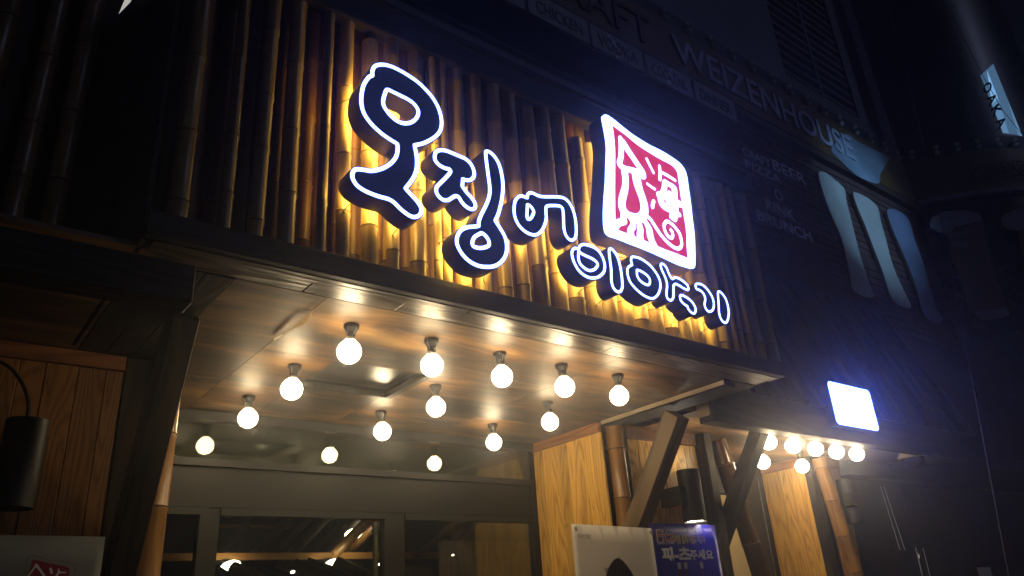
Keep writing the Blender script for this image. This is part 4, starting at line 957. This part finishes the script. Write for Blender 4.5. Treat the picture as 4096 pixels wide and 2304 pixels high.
# bay turning towards the street
A0 = Vector((9.02, 3.17, 0)); 
arc = [Vector((9.02, 3.17)), Vector((9.20, 2.92)), Vector((9.44, 2.62)), Vector((9.75, 2.35)), Vector((10.12, 2.15)), Vector((10.6, 2.02)), Vector((11.2, 2.0))]
bay = empty('curved_bay', 'curved dark corner bay with ochre band and beer glass prints at far right', 'building', (9.02, 3.17, 1.2))
def arc_wall(name, z0, z1, off, mat, smooth=True):
    q = smooth_loop([(p.x, p.y) for p in arc], False, 5); bm = bmesh.new(); A, B, A2, B2 = [], [], [], []
    for i, p in enumerate(q):
        d = (q[min(len(q)-1, i+1)]-q[max(0, i-1)]).normalized(); nn = Vector((-d.y, d.x)); 
        f = p-nn*off; g_ = p+nn*.06
        for lst, pt, zz in ((A, f, z0), (B, f, z1), (A2, g_, z0), (B2, g_, z1)): lst.append(bm.verts.new((pt.x-9.02, pt.y-3.17, zz-1.2)))
    for i in range(len(q)-1):
        for a, b in ((A, B), (B, B2), (B2, A2), (A2, A)): bm.faces.new((a[i], a[i+1], b[i+1], b[i]))
    return mk(name, bm, mat, bay, smooth=smooth)
arc_wall('lower_wall', 1.2, 4.25, 0, plain('night_glass', (.012, .013, .02), .25))
arc_wall('ochre_band', 4.315, 4.88, .03, OCH)
arc_wall('band_ledge', 4.262, 4.31, .07, plain('ledge_paint', (.16, .16, .2), .5))
arc_wall('bulb_tray', 4.885, 5.08, .0, bpy.data.materials['tray_metal'])
arc_wall('upper_facade', 5.09, 12, -.03, plain('night_facade', (.012, .013, .03), .3))
for px in (3650, 3740, 3825, 3910, 3990, 4060):
    q = smooth_loop([(p.x, p.y) for p in arc], False, 5); best = min(q, key=lambda p: abs((2048+F*Vector((p.x, p.y, 4.98)).dot(RT)/Vector((p.x, p.y, 4.98)).dot(FW))-px))
    for dz in (0, -.075): link('bulb', bl, bay, Vector((best.x-.03, best.y-.03, 4.99+dz))-bay.location)
# lettering on the curved band follows two chords
def chord(i0, i1):
    return arc[i0], arc[i1]
a_, b_ = Vector((9.36, 2.66)), Vector((9.99, 2.16))
text('lettering', '수제맥주전문점', bpy.data.materials['dark_letter'], (a_.x-.05, a_.y-.05, 4.45), (b_.x-a_.x, b_.y-a_.y, 0), (0, 0, 1), (b_-a_).length, .22, bay, .01, .01)
def bay_plate(pts, mat, label=None, off=.10):
    """cut-out board leaning on the bay along the chord"""
    pa, pb = Vector((9.15, 2.86)), Vector((10.1, 2.06)); d = (pb-pa).normalized(); nn = Vector((d.y, -d.x)); nn = nn if nn.y < 0 else -nn
    pa = pa+nn*off
    out = []
    for px, py in pts:
        r_ = ray(px, py); tt = pa.dot(nn)/(r_.x*nn.x+r_.y*nn.y); out.append(r_*tt)
    c0 = out[0].copy(); bm = bmesh.new(); th = Vector((nn.x, nn.y, 0))*.02
    A = [bm.verts.new(p-c0) for p in out]; f = bm.faces.new(A); e = bmesh.ops.extrude_face_region(bm, geom=[f])
    for v in [v for v in e['geom'] if isinstance(v, bmesh.types.BMVert)]: v.co -= th
    return bm, c0, d
for sx, lb in ((0, 'dim amber beer glass cut-out with pale foam on the curved bay'), (285, 'part-seen foamy beer glass cut-out at the right photo edge')):
    body = [(3790,905),(3930,880),(3960,1010),(3985,1110),(4010,1180),(4035,1240),(4035,1262),(3990,1276),(3920,1278),(3885,1255),(3860,1170),(3830,1090),(3800,1000)]
    foam = [(3720,890),(3730,868),(3780,845),(3850,840),(3915,852),(3928,878),(3880,895),(3820,905),(3800,930),(3760,928),(3725,912)]
    base = [(3895,1250),(4025,1232),(4038,1255),(4010,1272),(3930,1282)]
    bm, c0, d = bay_plate([(x+sx, y-(10 if sx else 0)) for x, y in body], None)
    t = empty('beer_glass_cutout', lb, 'wall decoration', c0, 'beer glass cut-outs on the pub')
    mk('printed_board', bm, plain('amber_print', (.085, .035, .008), .5) if 'amber_print' not in bpy.data.materials else bpy.data.materials['amber_print'], t)
    for pp, of in ((foam, .13), (base, .13)):
        bm, c1, d = bay_plate([(x+sx, y-(10 if sx else 0)) for x, y in pp], None, off=of); mk('foam_print', bm, plain('foam_print', (.20, .19, .24), .6) if 'foam_print' not in bpy.data.materials else bpy.data.materials['foam_print'], t, c1-c0)
    if sx == 0:
        bm, c1, _ = bay_plate([(3797, 985), (3905, 985), (3905, 950)], None, off=.125); bm.free()
        text('lettering', 'Weizen', bpy.data.materials['foam_print'], c1+Vector((0, 0, .10)), (d.x, d.y, 0), (0, 0, 1), .24, .1, t, .003, 0)
        text('lettering', 'Haus', bpy.data.materials['foam_print'], c1+Vector((d.x*.05, d.y*.05, -.03)), (d.x, d.y, 0), (0, 0, 1), .17, .1, t, .003, 0)
# projecting lit sign reflected blue
pts = [(3922,302),(3973,255),(4090,545),(4060,538),(4012,532)]
SIGNC = emit('blue_white_sign', (.11, .24, .42), .62)
q = [P(px, py, 0, 9.6) for px, py in pts]; c0 = q[0]
t = empty('projecting_sign', 'pale blue projecting sign with dark capital letters at the upper right', 'sign', c0)
bm = bmesh.new(); A = [bm.verts.new(p-c0) for p in q]; bm.faces.new(A); bmesh.ops.solidify(bm, geom=bm.faces[:], thickness=.02); mk('lit_face', bm, SIGNC, t)
uy = (q[4]-q[0]).normalized(); uz = (q[1]-q[0]).normalized(); ed_ = plain('navy_letter', (.004, .008, .03), .5)
L = (q[4]-q[0]).length; Hh = (q[1]-q[0]).length
for k, s in enumerate('OAKA'):
    text('lettering', s, ed_, c0+uy*(L*(.18+.2*k))+uz*(-.03)+Vector((-.012, 0, 0)), uy, uz, L*.15, Hh*.62, t, .004, .03)
# cables
def cable(name, label, pts, y):
    q = [P(px, py, 1, y) for px, py in pts]; bm = bmesh.new(); tube(bm, q, .003, 6); o = mk(name, bm, plain('cable_grey', (.08, .08, .10), .6), None, smooth=True); tag(o, label, 'cable')
cable('hanging_cable', 'thin grey cable running down past the curved bay', [(3545,-20),(3580,120),(3640,350),(3714,669),(3760,860),(3820,1150),(3885,1500),(3950,1850),(4035,2304)], 2.0)
cable('hanging_cable', 'thin faint cable crossing the pale projecting sign', [(3770,-20),(3850,140),(3930,300),(4010,440),(4100,552)], 1.9)

# ------------------------------------------------------------------ floodlight aim, haze
tgt = P(3475, 830, 1, 3.2); pos = Vector((4.5, -7.0, 4.0))
fo.location = pos; dv = (tgt-pos); fo.rotation_euler = dv.to_track_quat('-Z', 'Y').to_euler()
fl.energy = 2700; fl.color = (.30, .60, 1.0); fl.spot_size = math.radians(12.5); fl.spot_blend = .9; fl.shadow_soft_size = .08
hz = bpy.data.materials.new('haze'); hz.use_nodes = True; nt = hz.node_tree; nt.nodes.clear()
o_ = N(nt, 'ShaderNodeOutputMaterial'); v_ = N(nt, 'ShaderNodeVolumePrincipled', Density=.022, Anisotropy=.91); v_.inputs['Color'].default_value = (.9, .92, 1, 1)
nt.links.new(v_.outputs[0], o_.inputs['Volume'])
h = Box('haze', hz, -13, 41, -12, 14, -2.9, 13); tag(h, kind='stuff')

# ------------------------------------------------------------------ lift everything to the real ground level
for o in list(COL.objects):
    if o.parent is None and o is not co and o.type != 'CAMERA': o.location.z += Z0
